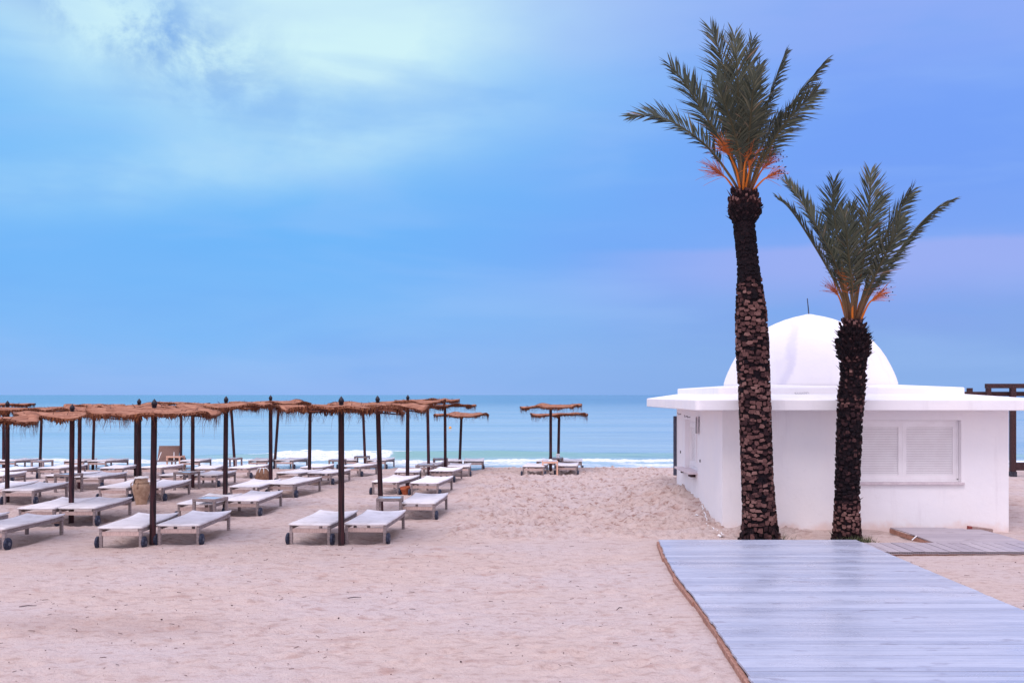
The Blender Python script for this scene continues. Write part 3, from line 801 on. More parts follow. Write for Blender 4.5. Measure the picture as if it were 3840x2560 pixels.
# bag draped over its rim
bag = MB()
nb = 28
for ring, (rf, zf) in enumerate(((0.118, 0.60), (0.142, 0.665), (0.166, 0.662), (0.172, 0.63))):
    for k in range(nb):
        a = 2 * math.pi * k / nb
        drop = (0.12 if 2.5 < a < 4.0 else 0.0) * (ring / 3)
        w = 0.006 * math.sin(5 * a + ring) + 0.004 * math.sin(11 * a)
        bag.v.append(((rf * 1.0 + w + drop * 0.25) * math.cos(a), (rf + w) * math.sin(a), zf * 1.0 - drop + 0.006 * math.sin(7 * a) + 0.01))
for ring in range(3):
    for k in range(nb):
        k2 = (k + 1) % nb; bag.f.append((ring * nb + k, ring * nb + k2, (ring + 1) * nb + k2, (ring + 1) * nb + k))
bag.t = [0.0] * len(bag.f); bag.mi = [0] * len(bag.f)
bo = bag.build('plastic_bag', WHITE, None, smooth=True, loc=(JX, JD, float(gz(JX, JD)) - 0.01))
bo.modifiers.new('Solidify', 'SOLIDIFY').thickness = 0.004
tag(bo, 'white plastic bag draped over the rim of the tan clay amphora', 'bag')

KX, KD = at(986, 1815); 
sackp = [(0.0, 0.0), (0.19, 0.0), (0.22, 0.06), (0.235, 0.16), (0.225, 0.27), (0.19, 0.37), (0.13, 0.455), (0.075, 0.50), (0.07, 0.53), (0.0, 0.53)]
sk = jar('clay_jar', KX, KD, sackp, CLAY_DARK, 'brown sack-like clay jar with white ties at the neck', 'jar', False, 1.0)
tie = MB()
tie.lathe([(0.10, 0.487), (0.105, 0.50), (0.085, 0.515)], 18, cap=False)
for an, ln in ((-1.2, 0.16), (-1.9, 0.13), (-0.3, 0.10), (3.3, 0.12)):
    c, s_ = math.cos(an), math.sin(an)
    tie.tube([(0.09 * c, 0.09 * s_, 0.50), (0.14 * c, 0.14 * s_, 0.478), (0.20 * c, 0.20 * s_, 0.5 - ln)], [0.016, 0.016, 0.010], 6)
tie.build('tie', WHITE, sk, smooth=True)

TX, TD = at(1522, 1856)
tp = jar('flower_pot', TX, TD, [(0.0, 0.0), (0.085, 0.0), (0.092, 0.01), (0.118, 0.17), (0.135, 0.175), (0.138, 0.235), (0.125, 0.238), (0.11, 0.16), (0.08, 0.06), (0, 0.06)], TERRA, 'chipped orange terracotta pot at the foot of the pole between two loungers', 'pot', False, 1.0)
tp.rotation_euler = (R(4), R(-5), 0)

px_, py_, pz_ = PT
m = MB(); m.lathe([(0.0, 0.0), (0.075, 0.0), (0.082, 0.012), (0.078, 0.04), (0.055, 0.062), (0.02, 0.072), (0.0, 0.074)], 16)
tag(m.build('ashtray', WHITE, None, smooth=True, loc=(px_ + 0.02, py_, pz_ - 0.005)), 'white domed ashtray on the peach-coloured table under the lone parasols', 'ashtray')
X, d = at(2091, 1765); d = min(d, 39.2); X = (2093 - CX) / F * d
m = MB(); m.lathe([(0.0, 0.0), (0.055, 0.0), (0.06, 0.01), (0.062, 0.10), (0.075, 0.105), (0.075, 0.15), (0.06, 0.165), (0, 0.165)], 16)
tag(m.build('container', WHITE, None, smooth='auto', loc=(X, d + 0.2, float(gz(X, d)) + 0.47)), 'white lidded tub on the farther table of the lone parasols', 'container')

# buoy
bd_ = F * (HC - SL) / (1606 - HY); bX = (1688 - CX) / F * bd_
m = MB(); m.lathe([(0.0, -0.07), (0.06, -0.065), (0.11, -0.03), (0.125, 0.02), (0.115, 0.08), (0.07, 0.125), (0.025, 0.14), (0.02, 0.165), (0.0, 0.17)], 18)
tag(m.build('buoy', BUOY, None, smooth=True, loc=(bX, bd_, SL + 0.03)), 'small orange buoy floating on the sea', 'buoy')

# ================================================================== kiosk
K = empty('beach_kiosk', (6.6, 22.0, 0))
tag(K, 'white plastered beach kiosk with a dome and louvred shutters', 'kiosk')
KL = Vector((6.6, 22.0, 0))
def kb(m, name, mat, parent=K, **kw):
    m.v = [(x - KL.x, y - KL.y, z) for x, y, z in m.v] if parent is not None else m.v
    return m.build(name, mat, parent, **kw)
WX0, WX1, WY0, WY1, WT = 4.03, 9.52, 19.08, 24.35, 2.338
FW = (6.44, 8.61, 0.955, 2.146)      # front window x0 x1 z0 z1
SW = (21.65, 23.20, 0.945, 2.06)     # side window y0 y1 z0 z1
DEP = 0.17
w = MB()
def hole_wall(m, f, u0, u1, z0, z1, h, dep):
    a0, a1, b0, b1 = h
    us = [u0, a0, a1, u1]; zs = [z0, b0, b1, z1]
    for i in range(3):
        for j in range(3):
            if i == 1 and j == 1: continue
            m.add([f(us[i], zs[j], 0), f(us[i + 1], zs[j], 0), f(us[i + 1], zs[j + 1], 0), f(us[i], zs[j + 1], 0)], [(0, 1, 2, 3)])
    c = [(a0, b0), (a1, b0), (a1, b1), (a0, b1)]
    for k in range(4):
        p, q = c[k], c[(k + 1) % 4]
        m.add([f(*p, 0), f(*p, dep), f(*q, dep), f(*q, 0)], [(0, 1, 2, 3)])
    m.add([f(*p, dep) for p in c], [(0, 1, 2, 3)])
hole_wall(w, lambda u, z, d: (u, WY0 + d, z), WX0, WX1, -0.4, WT, FW, DEP)
hole_wall(w, lambda u, z, d: (WX0 + d, u, z), WY0, WY1, -0.4, WT, SW, DEP)
w.add([(WX1, WY0, -0.4), (WX1, WY1, -0.4), (WX1, WY1, WT), (WX1, WY0, WT)], [(0, 1, 2, 3)])
w.add([(WX0, WY1, -0.4), (WX1, WY1, -0.4), (WX1, WY1, WT), (WX0, WY1, WT)], [(0, 3, 2, 1)])
kb(w, 'wall', PLASTER)
# roof slab with rounded corners and a crowned top
def ring(x0, x1, y0, y1, r, n=5):
    pts = []
    for cx, cy, a0 in ((x1 - r, y0 + r, -90), (x1 - r, y1 - r, 0), (x0 + r, y1 - r, 90), (x0 + r, y0 + r, 180)):
        for k in range(n): a = R(a0 + 90 * k / (n - 1)); pts.append((cx + r * math.cos(a), cy + r * math.sin(a)))
    return pts
def stack(m, rings):
    n = len(rings[0]); o = len(m.v)
    for rg in rings: m.v += rg
    for i in range(len(rings) - 1):
        for k in range(n):
            k2 = (k + 1) % n; m.f.append((o + i * n + k, o + i * n + k2, o + (i + 1) * n + k2, o + (i + 1) * n + k)); m.t.append(0); m.mi.append(0)
    m.f.append(tuple(o + k for k in reversed(range(n)))); m.t.append(0); m.mi.append(0)
    m.f.append(tuple(o + (len(rings) - 1) * n + k for k in range(n))); m.t.append(0); m.mi.append(0)
RX0, RX1, RY0, RY1 = 3.41, 10.12, 18.48, 25.3
TX0, TX1, TY0, TY1 = 4.13, 9.07, 19.9, 24.9
s = MB()
def rz(x0, x1, y0, y1, r, z): return [(x, y, z) for x, y in ring(x0, x1, y0, y1, r)]
stack(s, [rz(RX0 + .01, RX1 - .01, RY0 + .01, RY1 - .01, .10, WT), rz(RX0, RX1, RY0, RY1, .11, WT + .012), rz(RX0, RX1, RY0, RY1, .11, 2.525), rz(RX0 + .012, RX1 - .012, RY0 + .012, RY1 - .012, .11, 2.540), rz(TX0 - .02, TX1 + .02, TY0 - .02, TY1 + .02, .08, 2.645), rz(TX0 + .3, TX1 - .3, TY0 + .3, TY1 - .3, .08, 2.66)])
kb(s, 'roof_slab', PLASTER)
s = MB()
stack(s, [rz(TX0, TX1, TY0, TY1, .07, 2.60), rz(TX0, TX1, TY0, TY1, .07, 2.765), rz(TX0 + .015, TX1 - .015, TY0 + .015, TY1 - .015, .07, 2.782), rz(5.2, 8.04, 20.8, 23.6, .6, 2.855)])
kb(s, 'roof_tier', PLASTER)
DC = (6.62, 22.2); sc = 1.86 / 490
prof = [(490 * sc, 2.80)] + [(r_ * sc, 4.41 - dz * sc) for r_, dz in ((489, 400), (480, 370), (466, 335), (450, 300), (425, 252), (395, 206), (355, 158), (312, 119), (270, 90), (235, 70), (190, 49), (140, 29), (90, 14), (45, 4), (16, -3), (0.0, -5))]
s = MB(); s.lathe(prof, 72, (DC[0], DC[1], 0))
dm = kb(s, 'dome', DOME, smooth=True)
s = MB(); s.tube([(DC[0], DC[1], 4.40), (DC[0] - 0.015, DC[1], 4.58), (DC[0] - 0.035, DC[1], 4.78)], [0.014, 0.012, 0.010], 8)
kb(s, 'finial_rod', STEEL_DARK).parent = dm
# scribble of bent wire at the foot of the tier
s = MB()
zz0 = 2.652; y0 = TY0 - 0.035
scr = []
for k in range(46):
    u = k / 45; scr.append((7.555 - 1.92 + u * 0.285 + 0.010 * math.sin(u * 40), y0, zz0 + 0.006 + 0.017 * math.sin(u * 36) + 0.012 * u))
s.tube(scr, 0.0026, 5); kb(s, 'bent_wire', HUB)
# front window
fr = MB(); x0, x1, z0, z1 = FW; yb_ = WY0 + DEP
fr.b2(x0 + .003, x1 - .003, yb_ - .055, yb_ - .004, z0 + .003, z0 + .035); fr.b2(x0 + .003, x1 - .003, yb_ - .055, yb_ - .004, z1 - .06, z1 - .003)
fr.b2(x0 + .003, x0 + .035, yb_ - .055, yb_ - .004, z0 + .035, z1 - .035); fr.b2(x1 - .035, x1 - .003, yb_ - .055, yb_ - .004, z0 + .06, z1 - .06)
SHUT = simple('shutter_paint', (0.86, 0.83, 0.85), (0.90, 0.88, 0.90), 4, 0.5)
win = kb(fr, 'window', SHUT, bevel=0.004)
m = MB(); m.b2(x0 + .062, x1 - .062, yb_ - .018, yb_ - .006, z0 + .062, z1 - .062); kb(m, 'gap_shade_sheet', GAP_SHADE).parent = win  # sheet added behind the slats to paint shade into their gaps
def leaf(m, f, u0, u1, z0, z1, n):
    st = 0.075
    m.box(*f((u0 + u0 + st) / 2, 0, (z0 + z1) / 2, st, 0.04, z1 - z0)); m.box(*f(u1 - st / 2, 0, (z0 + z1) / 2, st, 0.04, z1 - z0))
    m.box(*f((u0 + u1) / 2, 0, z1 - 0.05, u1 - u0 - 2 * st, 0.04, 0.10)); m.box(*f((u0 + u1) / 2, 0, z0 + 0.05, u1 - u0 - 2 * st, 0.04, 0.10))
    a, b = z0 + 0.10, z1 - 0.10
    for k in range(n):
        zc = a + (k + 0.5) * (b - a) / n
        m.box(*f((u0 + u1) / 2, 0.006, zc, u1 - u0 - 2 * st, 0.008, (b - a) / n * 0.85, True))
ff = lambda u, dd, z, a, b, c, t=False: ((u, yb_ - 0.034 + dd, z), (a, b, c), Matrix.Rotation(R(8), 3, 'X') if t else None)
mid = (x0 + x1) / 2
for a, b in ((x0 + .037, mid - .001), (mid + .001, x1 - .037)):
    m = MB(); leaf(m, ff, a, b, z0 + .037, z1 - .037, 28); lo = kb(m, 'shutter', SHUT); lo.parent = win
SILL = simple('sill_stone', (0.60, 0.52, 0.56), (0.70, 0.62, 0.65), 9, 0.8)
m = MB(); m.b2(x0 - .05, x1 + .05, WY0 - .05, yb_ - .075, z0 - .045, z0 + .001); si = kb(m, 'sill', SILL, bevel=0.005); si.parent = win
# side window
y0_, y1_, z0, z1 = SW; xb_ = WX0 + DEP
fr = MB()
fr.b2(xb_ - .07, xb_ - .004, y0_ + .003, y1_ - .003, z0 + .003, z0 + .06); fr.b2(xb_ - .07, xb_ - .004, y0_ + .003, y1_ - .003, z1 - .06, z1 - .003)
fr.b2(xb_ - .07, xb_ - .004, y0_ + .003, y0_ + .06, z0 + .06, z1 - .06); fr.b2(xb_ - .07, xb_ - .004, y1_ - .06, y1_ - .003, z0 + .06, z1 - .06)
win2 = kb(fr, 'window', SHUT)
m = MB(); m.b2(xb_ - .018, xb_ - .006, y0_ + .062, y1_ - .062, z0 + .062, z1 - .062); kb(m, 'gap_shade_sheet', GAP_SHADE).parent = win2  # added sheet again, its grey painting the gap shade
gg = lambda u, dd, z, a, b, c, t=False: ((xb_ - 0.048 + dd, u, z), (b, a, c), Matrix.Rotation(R(-8), 3, 'Y') if t else None)
for a, b in ((y0_ + .065, (y0_ + y1_) / 2 - .003), ((y0_ + y1_) / 2 + .003, y1_ - .065)):
    m = MB(); leaf(m, gg, a, b, z0 + .065, z1 - .065, 26); kb(m, 'shutter', SHUT).parent = win2
m = MB()
m.b2(WX0 - .20, xb_ - .075, y0_ - .02, y1_ + .30, z0 - .045, z0 + .001); kb(m, 'sill', SILL, bevel=0.006).parent = win2
for yq, ww in ((y1_ - .10, .08), (y0_ + .35, .32)):
    m = MB(); m.b2(WX0 - .11, WX0 - .004, yq - ww / 2, yq + ww / 2, z0 - .12, z0 - .048); kb(m, 'bracket', DARKWOOD).parent = win2
# hooks, rings and hung board on the side wall
for py, pz in ((23.75, 2.175), (22.85, 2.14), (22.5, 2.13)):
    m = MB(); m.tube([(WX0 + .01, py, pz), (WX0 - .07, py, pz - .01), (WX0 - .075, py, pz + .03)], 0.008, 6); kb(m, 'hook', STEEL_DARK)
for py, pz in ((23.75, 1.27), (21.28, 1.22)):
    m = MB(); m.tube([(WX0 - .012, py + .03 * math.sin(a), pz + .03 * math.cos(a)) for a in np.linspace(0, 6.28, 14)], 0.006, 5); kb(m, 'ring', STEEL_DARK)
m = MB(); m.box((WX0 - .045, 21.45, 1.98), (0.03, 0.16, 0.36), Matrix.Rotation(R(4), 3, 'X')); kb(m, 'hung_board', simple('bleached_board', (0.55, 0.50, 0.52), (0.66, 0.61, 0.63), 8, 0.8), bevel=0.004)
m = MB(); m.tube([(WX0 + .005, 21.40, 2.15), (WX0 - .07, 21.40, 2.145), (WX0 - .075, 21.40, 1.80)], 0.007, 6); kb(m, 'board_strap', STEEL_DARK)
m = MB(); m.b2(3.955, 4.30, 24.37, 24.42, 0.66, 2.11); kb(m, 'back_shutter', SHUTTER_GREY, bevel=0.006)
m = MB(); m.b2(WX0 - .05, WX0 + .05, 20.55, 21.15, -0.3, 0.17); kb(m, 'footing', simple('raw_footing', (0.20, 0.17, 0.17), (0.32, 0.27, 0.26), 9, 0.9))

# white cable and scraps
pts = []
for px, py in ((2634, 1884), (2637, 1910), (2645, 1942), (2653, 1973), (2677, 1989), (2704, 2004), (2722, 2016)):
    X, d = at(px, py); pts.append(Vector((X, d, float(gz(X, d)) + 0.03)))
fine = []
for i in range(len(pts) - 1):
    for k in range(6): fine.append(pts[i].lerp(pts[i + 1], k / 6) + Vector((0.02 * math.sin(i * 3 + k), 0, 0.005)))
m = MB(); m.tube(fine, 0.011, 6); tag(m.build('cable', WHITE, None, smooth=True), 'white cable lying on the sand along the foot of the kiosk', 'cable')
for (px, py), lab in zip(((2620, 1940), (2704, 2018)), ('scrap of white plastic on the trodden sand left of the cable', 'crumpled white plastic at the lower end of the cable')):
    X, d = at(px, py); m = MB(); rr = random.Random(px)
    for k in range(7):
        a = rr.uniform(0, 6.28); q = rr.uniform(0.02, 0.09)
        m.add([(0, 0, 0.03), (q * math.cos(a), q * math.sin(a), rr.uniform(0, 0.06)), (q * math.cos(a + 0.9), q * math.sin(a + 0.9), rr.uniform(0, 0.05))], [(0, 1, 2)])
    tag(m.build('plastic_scrap', WHITE, None, loc=(X, d, float(gz(X, d)) + 0.02)), lab, 'litter', 'white plastic scraps')

# ================================================================== boardwalk
bw = empty('boardwalk', (4, 12, 0)); tag(bw, 'broad pale boardwalk of wet planks leading from the foreground to the palms', 'boardwalk')
edge = [(-8, 1.95), (5, 2.0), (8.8, 2.115), (10.5, 2.20), (12.3, 2.265), (14, 2.30), (15.6, 2.40), (17.35, 2.56)]
ex = lambda y: float(np.interp(y, [e[0] for e in edge], [e[1] for e in edge]))
m = MB(); y = -6.0; rr = random.Random(4); WPL = 0.142
while y < 17.25:
    z = 0.12 + rr.uniform(-0.0025, 0.0025); t = rr.random()
    xa, xb = ex(y) + rr.uniform(-0.012, 0.012), ex(y + WPL) + rr.uniform(-0.012, 0.012); xr = 5.97 + rr.uniform(-0.006, 0.006)
    xa = xb = (xa + xb) / 2
    m.b2(xa - 4, xr - 4, y - 12, y + WPL - 0.009 - 12, z - 0.028, z, t)
    y += WPL
m.build('decking', DECK, bw, bevel=0.003)
m = MB()
for i in range(len(edge) - 1):
    (y0, a), (y1, b) = edge[i], edge[i + 1]
    y0 = max(y0, -6); o = 0.02 * ((i % 2) - 0.5)
    m.add([(a - .035 + o - 4, y0 - 12, -.12), (a + .02 + o - 4, y0 - 12, -.12), (b + .02 + o - 4, y1 - 12, -.12), (b - .035 + o - 4, y1 - 12, -.12),
           (a - .03 + o - 4, y0 - 12, .075), (a + .02 + o - 4, y0 - 12, .075), (b + .02 + o - 4, y1 - 12, .075), (b - .03 + o - 4, y1 - 12, .075)],
          [(0, 3, 2, 1), (4, 5, 6, 7), (0, 1, 5, 4), (1, 2, 6, 5), (2, 3, 7, 6), (3, 0, 4, 7)])
m.b2(2.62 - 4, 5.95 - 4, 17.2 - 12, 17.245 - 12, -.12, .088); m.b2(5.91 - 4, 5.95 - 4, -6 - 12, 17.19 - 12, -.12, .088)
m.build('edge_board', EARTHY, bw, bevel=0.006)

# hollow-board side path
sp = empty('side_path', (9, 16.8, 0)); tag(sp, 'narrow path of short hollow boards running right from the boardwalk', 'path')
m = MB(); rr = random.Random(9); x = 5.985; bwid = 0.20
Y0, Y1, ZT = 16.32, 17.32, 0.064
while x < 15:
    z = ZT + rr.uniform(-0.002, 0.002); t = rr.random(); sk_ = 0.0
    m.b2(x - 9, x + bwid - 0.016 - 9, Y0 - 16.8, Y1 - 16.8, z - 0.008, z, t)
    m.b2(x - 9, x + bwid - 0.016 - 9, Y0 - 16.8, Y1 - 16.8, z - 0.042, z - 0.034, t)
    for q in range(6):
        xx = x + 0.003 + q * (bwid - 0.014 - 0.006) / 5
        m.b2(xx - 9, xx + 0.007 - 9, Y0 + 0.002 - 16.8, Y1 - 0.002 - 16.8, z - 0.034, z - 0.008, t)
    x += bwid
m.build('decking', DECK2, sp)
m = MB(); m.b2(6.0 - 9, 15 - 9, Y0 + .03 - 16.8, Y0 + .08 - 16.8, -.12, ZT - .046); m.b2(6.0 - 9, 15 - 9, Y1 - .10 - 16.8, Y1 - .05 - 16.8, -.12, ZT - .046)
m.build('joist', EARTHY, sp)

# low ramp in front of the shutters
rp = empty('ramp', (8, 18, 0)); tag(rp, 'grey board ramp rising from the side path to the kiosk wall', 'ramp')
m = MB(); rr = random.Random(12); n = 13
for k in range(n):
    u0, u1 = k / n, (k + 0.965) / n
    def pt(u): return (7.36 - 0.24 * u, 8.98 - 0.33 * u, 17.335 + 1.42 * u, 0.060 + 0.075 * math.sin(u * 1.57))
    a, b = pt(u0), pt(u1)
    cut = 0.0 if k < n - 2 else 0.25 * (k - n + 3)
    vs = [(a[0] - 8, a[2] - 18, a[3]), (a[1] - 8 - cut, a[2] - 18, a[3]), (b[1] - 8 - cut, b[2] - 18, b[3]), (b[0] - 8, b[2] - 18, b[3])]
    vs = [(x, y, z - 0.02) for x, y, z in vs] + vs
    m.add(vs, [(0, 3, 2, 1), (4, 5, 6, 7), (0, 1, 5, 4), (1, 2, 6, 5), (2, 3, 7, 6), (3, 0, 4, 7)], rr.random())
m.build('decking', DECK2, rp)
m = MB()
a = Vector((7.335 - 8, 17.36 - 18, -0.03)); b = Vector((7.105 - 8, 18.74 - 18, 0.035))
for (p, q, w_, h0, h1) in ((a, b, 0.035, 0.07, 0.078),):
    vs = [p, p + Vector((w_, 0, 0)), q + Vector((w_, 0, 0)), q, p + Vector((0, 0, h0)), p + Vector((w_, 0, h0)), q + Vector((w_, 0, h1)), q + Vector((0, 0, h1))]
    m.add(vs, [(0, 3, 2, 1), (4, 5, 6, 7), (0, 1, 5, 4), (1, 2, 6, 5), (2, 3, 7, 6), (3, 0, 4, 7)])
m.build('edge_board', EARTHY, rp)
# timber offcut leaning by the corner
tb = empty('timber_offcut', (8.72, 18.55, 0.085), R(-14)); tag(tb, 'short brown timber block with a red end lying by the kiosk corner', 'timber')
m = MB(); m.box((0.03, 0, 0), (0.36, 0.10, 0.15), Matrix.Rotation(R(6), 3, 'Y')); m.build('block', simple('offcut', (0.30, 0.20, 0.18), (0.38, 0.27, 0.25), 8, 0.85, (8, 2, 2), 0.3, 0.004), tb, bevel=0.004)
m = MB(); m.box((-0.185, 0, 0.019), (0.075, 0.105, 0.155), Matrix.Rotation(R(6), 3, 'Y')); m.build('red_end', RUSTY, tb, bevel=0.004)
# thin white batten on the sand beside the ramp
m = MB(); m.tube([(7.0, 17.42, 0.095), (7.16, 17.62, 0.135)], 0.010, 6); tag(m.build('batten', WHITE, None), 'thin white stick leaning on the left edge of the ramp', 'stick')

# ================================================================== pergola behind the kiosk
PGL = (17.1, 34.0); pz0 = float(gz(*PGL))
pg = empty('timber_pergola', (PGL[0], PGL[1], pz0)); tag(pg, 'dark timber pergola frame standing on the beach behind the kiosk', 'pergola')
for px, py in ((0, 0), (0, 3.2), (5.2, 0), (5.2, 3.2)):
    m = MB(); m.b2(px - .085, px + .085, py - .085, py + .085, 0.16, 3.055 - pz0 - 0.17 + 0.0)
    po = m.build('post', DARKWOOD, pg, bevel=0.01)
    m = MB(); m.b2(px - .10, px + .10, py - .10, py + .10, -0.2, 0.158); m.build('foot', STEEL_DARK, po)
m = MB()
zt = 3.01 - pz0; zl = 2.74 - pz0; zb = 0.326 - pz0
m.b2(-.92, 6.0, -.09, .09, zt - .155, zt + 0.002)          # top rail
m.b2(-.90, -.76, -.08, .08, zl - .16, zt - .157)           # short stub post
for y in (-.02, 3.2): m.b2(-1.62, 6.0, y - .06 + .16 * (y < 1), y + .06 + .16 * (y < 1), zl - .155, zl)
m.b2(.0 + .09, 5.2 - .09, -.07, .07, zb - .27, zb)
m.build('beam', DARKWOOD, pg, bevel=0.01)

# ================================================================== palms
def catmull(pts, n):
    pts = [Vector(p) for p in pts]; P_ = [pts[0] * 2 - pts[1]] + pts + [pts[-1] * 2 - pts[-2]]
    out = []
    for i in range(1, len(P_) - 2):
        for k in range(n):
            t = k / n; a, b, c, d = P_[i - 1:i + 3]
            out.append(0.5 * ((2 * b) + (-a + c) * t + (2 * a - 5 * b + 4 * c - d) * t * t + (-a + 3 * b - 3 * c + d) * t ** 3))
    out.append(P_[-2]); return out

def frond(parent, pts, twist, seed, llen=0.46, n=72, start=0.30, tone=0.45):
    """pts: spine points relative to the palm root; twist: 0 shows the blade flat to the path, 90 edge on"""
    rr = random.Random(seed)
    pts = [Vector(p) for p in pts]; pts[-1] = pts[-2].lerp(pts[-1], 0.76)
    sp = catmull(pts, 14); m = MB(); N = len(sp)
    # spine
    m.tube(sp, [0.026 * (1 - i / N) ** 0.8 + 0.004 for i in range(N)], 6, True, 0, 1, [min(1, i / N * 1.35) for i in range(N)])
    cum = [0.0]
    for i in range(1, N): cum.append(cum[-1] + (sp[i] - sp[i - 1]).length)
    T_ = cum[-1]
    def pos(u):
        s = u * T_; i = max(0, min(N - 2, int(np.searchsorted(cum, s)) - 1)); f = (s - cum[i]) / max(1e-6, cum[i + 1] - cum[i])
        return sp[i].lerp(sp[i + 1], f), (sp[i + 1] - sp[i]).normalized()
    for k in range(n):
        u = start + (1 - start) * (k + 0.5) / n
        p, t = pos(u)
        side0 = t.cross(Vector((0, -1, 0)))
        if side0.length < 0.2: side0 = Vector((1, 0, 0))
        side0.normalize()
        nrm0 = side0.cross(t).normalized()
        q = Matrix.Rotation(R(twist), 3, t)
        side, nrm = q @ side0, q @ nrm0
        v = (u - start) / (1 - start)
        ln = llen * (0.35 + 0.65 * math.sin(math.pi * min(1, 0.12 + v * 0.62)) ** 0.8) * (1 - 0.45 * max(0, v - 0.6) / 0.4)
        if v < 0.16: ln *= 0.45 + 3.4 * v
        for s in (-1, 1):
            a = R(54 - 28 * v + rr.uniform(-9, 9)); fold = R(22 + rr.uniform(-16, 16))
            l = ln * rr.uniform(0.78, 1.16)
            dr = (t * math.cos(a) + side * s * math.sin(a) * math.cos(fold) + nrm * math.sin(a) * math.sin(fold)).normalized()
            w = t.cross(dr).normalized().cross(dr).normalized() if rr.random() < 0.0 else (t - dr * t.dot(dr)).normalized()
            w = (w + nrm * rr.uniform(-0.5, 0.5)).normalized()
            hw = 0.0145 * rr.uniform(0.7, 1.2)
            p1 = p + dr * l * 0.45; tip = p + dr * l + Vector((0, 0, -1)) * l * rr.uniform(0.03, 0.20)
            tn = min(1, max(0, tone + rr.gauss(0, 0.17) + (0.25 if rr.random() < 0.04 else 0)))
            m.add([p - w * hw * 0.5, p + w * hw * 0.5, p1 + w * hw, tip, p1 - w * hw], [(0, 1, 2, 3, 4)], tn)
    return m.build('frond', [LEAF, RACHIS], parent)

def fruit_stalk(parent, pts, spread, ns, seed, ln=0.42, dates=0.3, pink=0.4):
    rr = random.Random(seed); m = MB()
    sp = catmull(pts, 8)
    m.tube(sp, [0.020 * (1 - 0.5 * i / len(sp)) for i in range(len(sp))], 6, True, 0.0)
    e = sp[-1]; t = (sp[-1] - sp[-3]).normalized()
    for k in range(ns):
        st = sp[-1 - int(rr.random() * 7)]
        v = (t + Vector((rr.gauss(0, spread), rr.gauss(0, spread), rr.gauss(0, spread)))).normalized()
        l = ln * rr.uniform(0.5, 1.1); drp = rr.uniform(0.02, 0.22) * l
        c = [st + v * l * u + Vector((0, 0, -drp * u * u)) for u in (0, 0.35, 0.7, 1)]
        m.tube(c, [0.0045, 0.004, 0.003, 0.002], 3, False, rr.uniform(0.1, 0.3) + pink * rr.random())
        if rr.random() < dates:
            b = c[-1]; q = 0.013
            m.add([b + Vector(o) * q for o in ((1, 0, 0), (-1, 0, 0), (0, 1, 0), (0, -1, 0), (0, 0, 1.3), (0, 0, -1.3))], [(0, 2, 4), (2, 1, 4), (1, 3, 4), (3, 0, 4), (2, 0, 5), (1, 2, 5), (3, 1, 5), (0, 3, 5)], 1.0)
    return m.build('fruit_stalk', FRUIT, parent)

def trunk(parent, path, seed, style):
    """path: list of (z, x, radius); bark plates or cut leaf stubs over a dark core"""
    rr = random.Random(seed); m = MB()
    zs = [p[0] for p in path]; xs_ = [p[1] for p in path]; rs = [p[2] for p in path]
    fx = lambda z: float(np.interp(z, zs, xs_)); fr_ = lambda z: float(np.interp(z, zs, rs))
    zl = np.linspace(zs[0], zs[-1], 90)
    m.tube([(fx(z), 0, z) for z in zl], [fr_(z) * (0.93 + 0.03 * math.sin(z * 40)) for z in zl], 26, True, 0.05)
    top = zs[-1]; z = zs[0] + 0.02; row = 0
    while z < top - 0.02:
        st = style(z)
        rad_ = fr_(z); n = max(8, int(2 * math.pi * rad_ / st['w'])); off = rr.random()
        for k in range(n):
            if rr.random() < st.get('miss', 0.05): continue
            a = 2 * math.pi * (k + off + rr.uniform(-0.18, 0.18)) / n
            zz_ = z + rr.uniform(-0.55, 0.55) * st['h']
            o = Vector((math.cos(a), math.sin(a), 0)); tg = Vector((-math.sin(a), math.cos(a), 0)); up = Vector((0, 0, 1))
            c = Vector((fx(zz_), 0, zz_)) + o * rad_ * 0.90
            hw = st['w'] * rr.uniform(0.50, 0.70); hh = st['h'] * rr.uniform(0.46, 0.72); th = rad_ * 0.10 + st['t'] * rr.uniform(0.4, 1.1)
            out = (o + up * st.get('up', 0.15)).normalized()
            base = []; face = []
            nn = rr.choice((4, 5, 5, 6)); cr = {6: ((-1, -.1), (-.5, -1), (.6, -.95), (1.05, .1), (.5, 1), (-.6, .9)), 4: ((-1, -.8), (1, -1), (.9, .9), (-.85, 1)), 5: ((-1, -.5), (-.2, -1.1), (1, -.7), (.8, .9), (-.7, 1))}[nn]; fl_ = rr.choice((-1, 1))
            for j in range(nn):
                u_, w_ = cr[j]; u_ = u_ * fl_ + rr.uniform(-0.33, 0.33); w_ = w_ + rr.uniform(-0.38, 0.38)
                v = tg * hw * 0.92 * u_ + up * hh * 0.88 * w_
                base.append(c + v); face.append(c + v * st.get('taper', 0.8) + out * th)
            tn = min(1, max(0, rr.gauss(st['tone'], st.get('tv', 0.14))))
            tip = c + out * (th * 1.05)
            if st.get('spike') and rr.random() < st['spike']:
                ln = rr.uniform(0.05, 0.17); base = [c + (v_ - c) * 0.45 for v_ in base]; d_ = (o * rr.uniform(0.6, 1.0) + up * rr.uniform(0.4, 1.0) + tg * rr.uniform(-0.4, 0.4)).normalized()
                tipv = c + d_ * (ln + rad_ * 0.1)
                m.add(base + [tipv + tg * 0.008, tipv - tg * 0.008], [(j, (j + 1) % nn, nn) for j in range(nn)] + [], tn * 0.7)
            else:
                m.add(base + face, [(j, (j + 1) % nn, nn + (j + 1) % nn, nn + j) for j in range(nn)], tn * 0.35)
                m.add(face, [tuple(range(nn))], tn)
        z += st['h'] * 0.95; row += 1
    return m.build('trunk', BARK, parent)

PD = 18.0; U = PD / F
pxx = lambda px: (px - CX) * U
pzz = lambda py: HC + (HY - py) * U
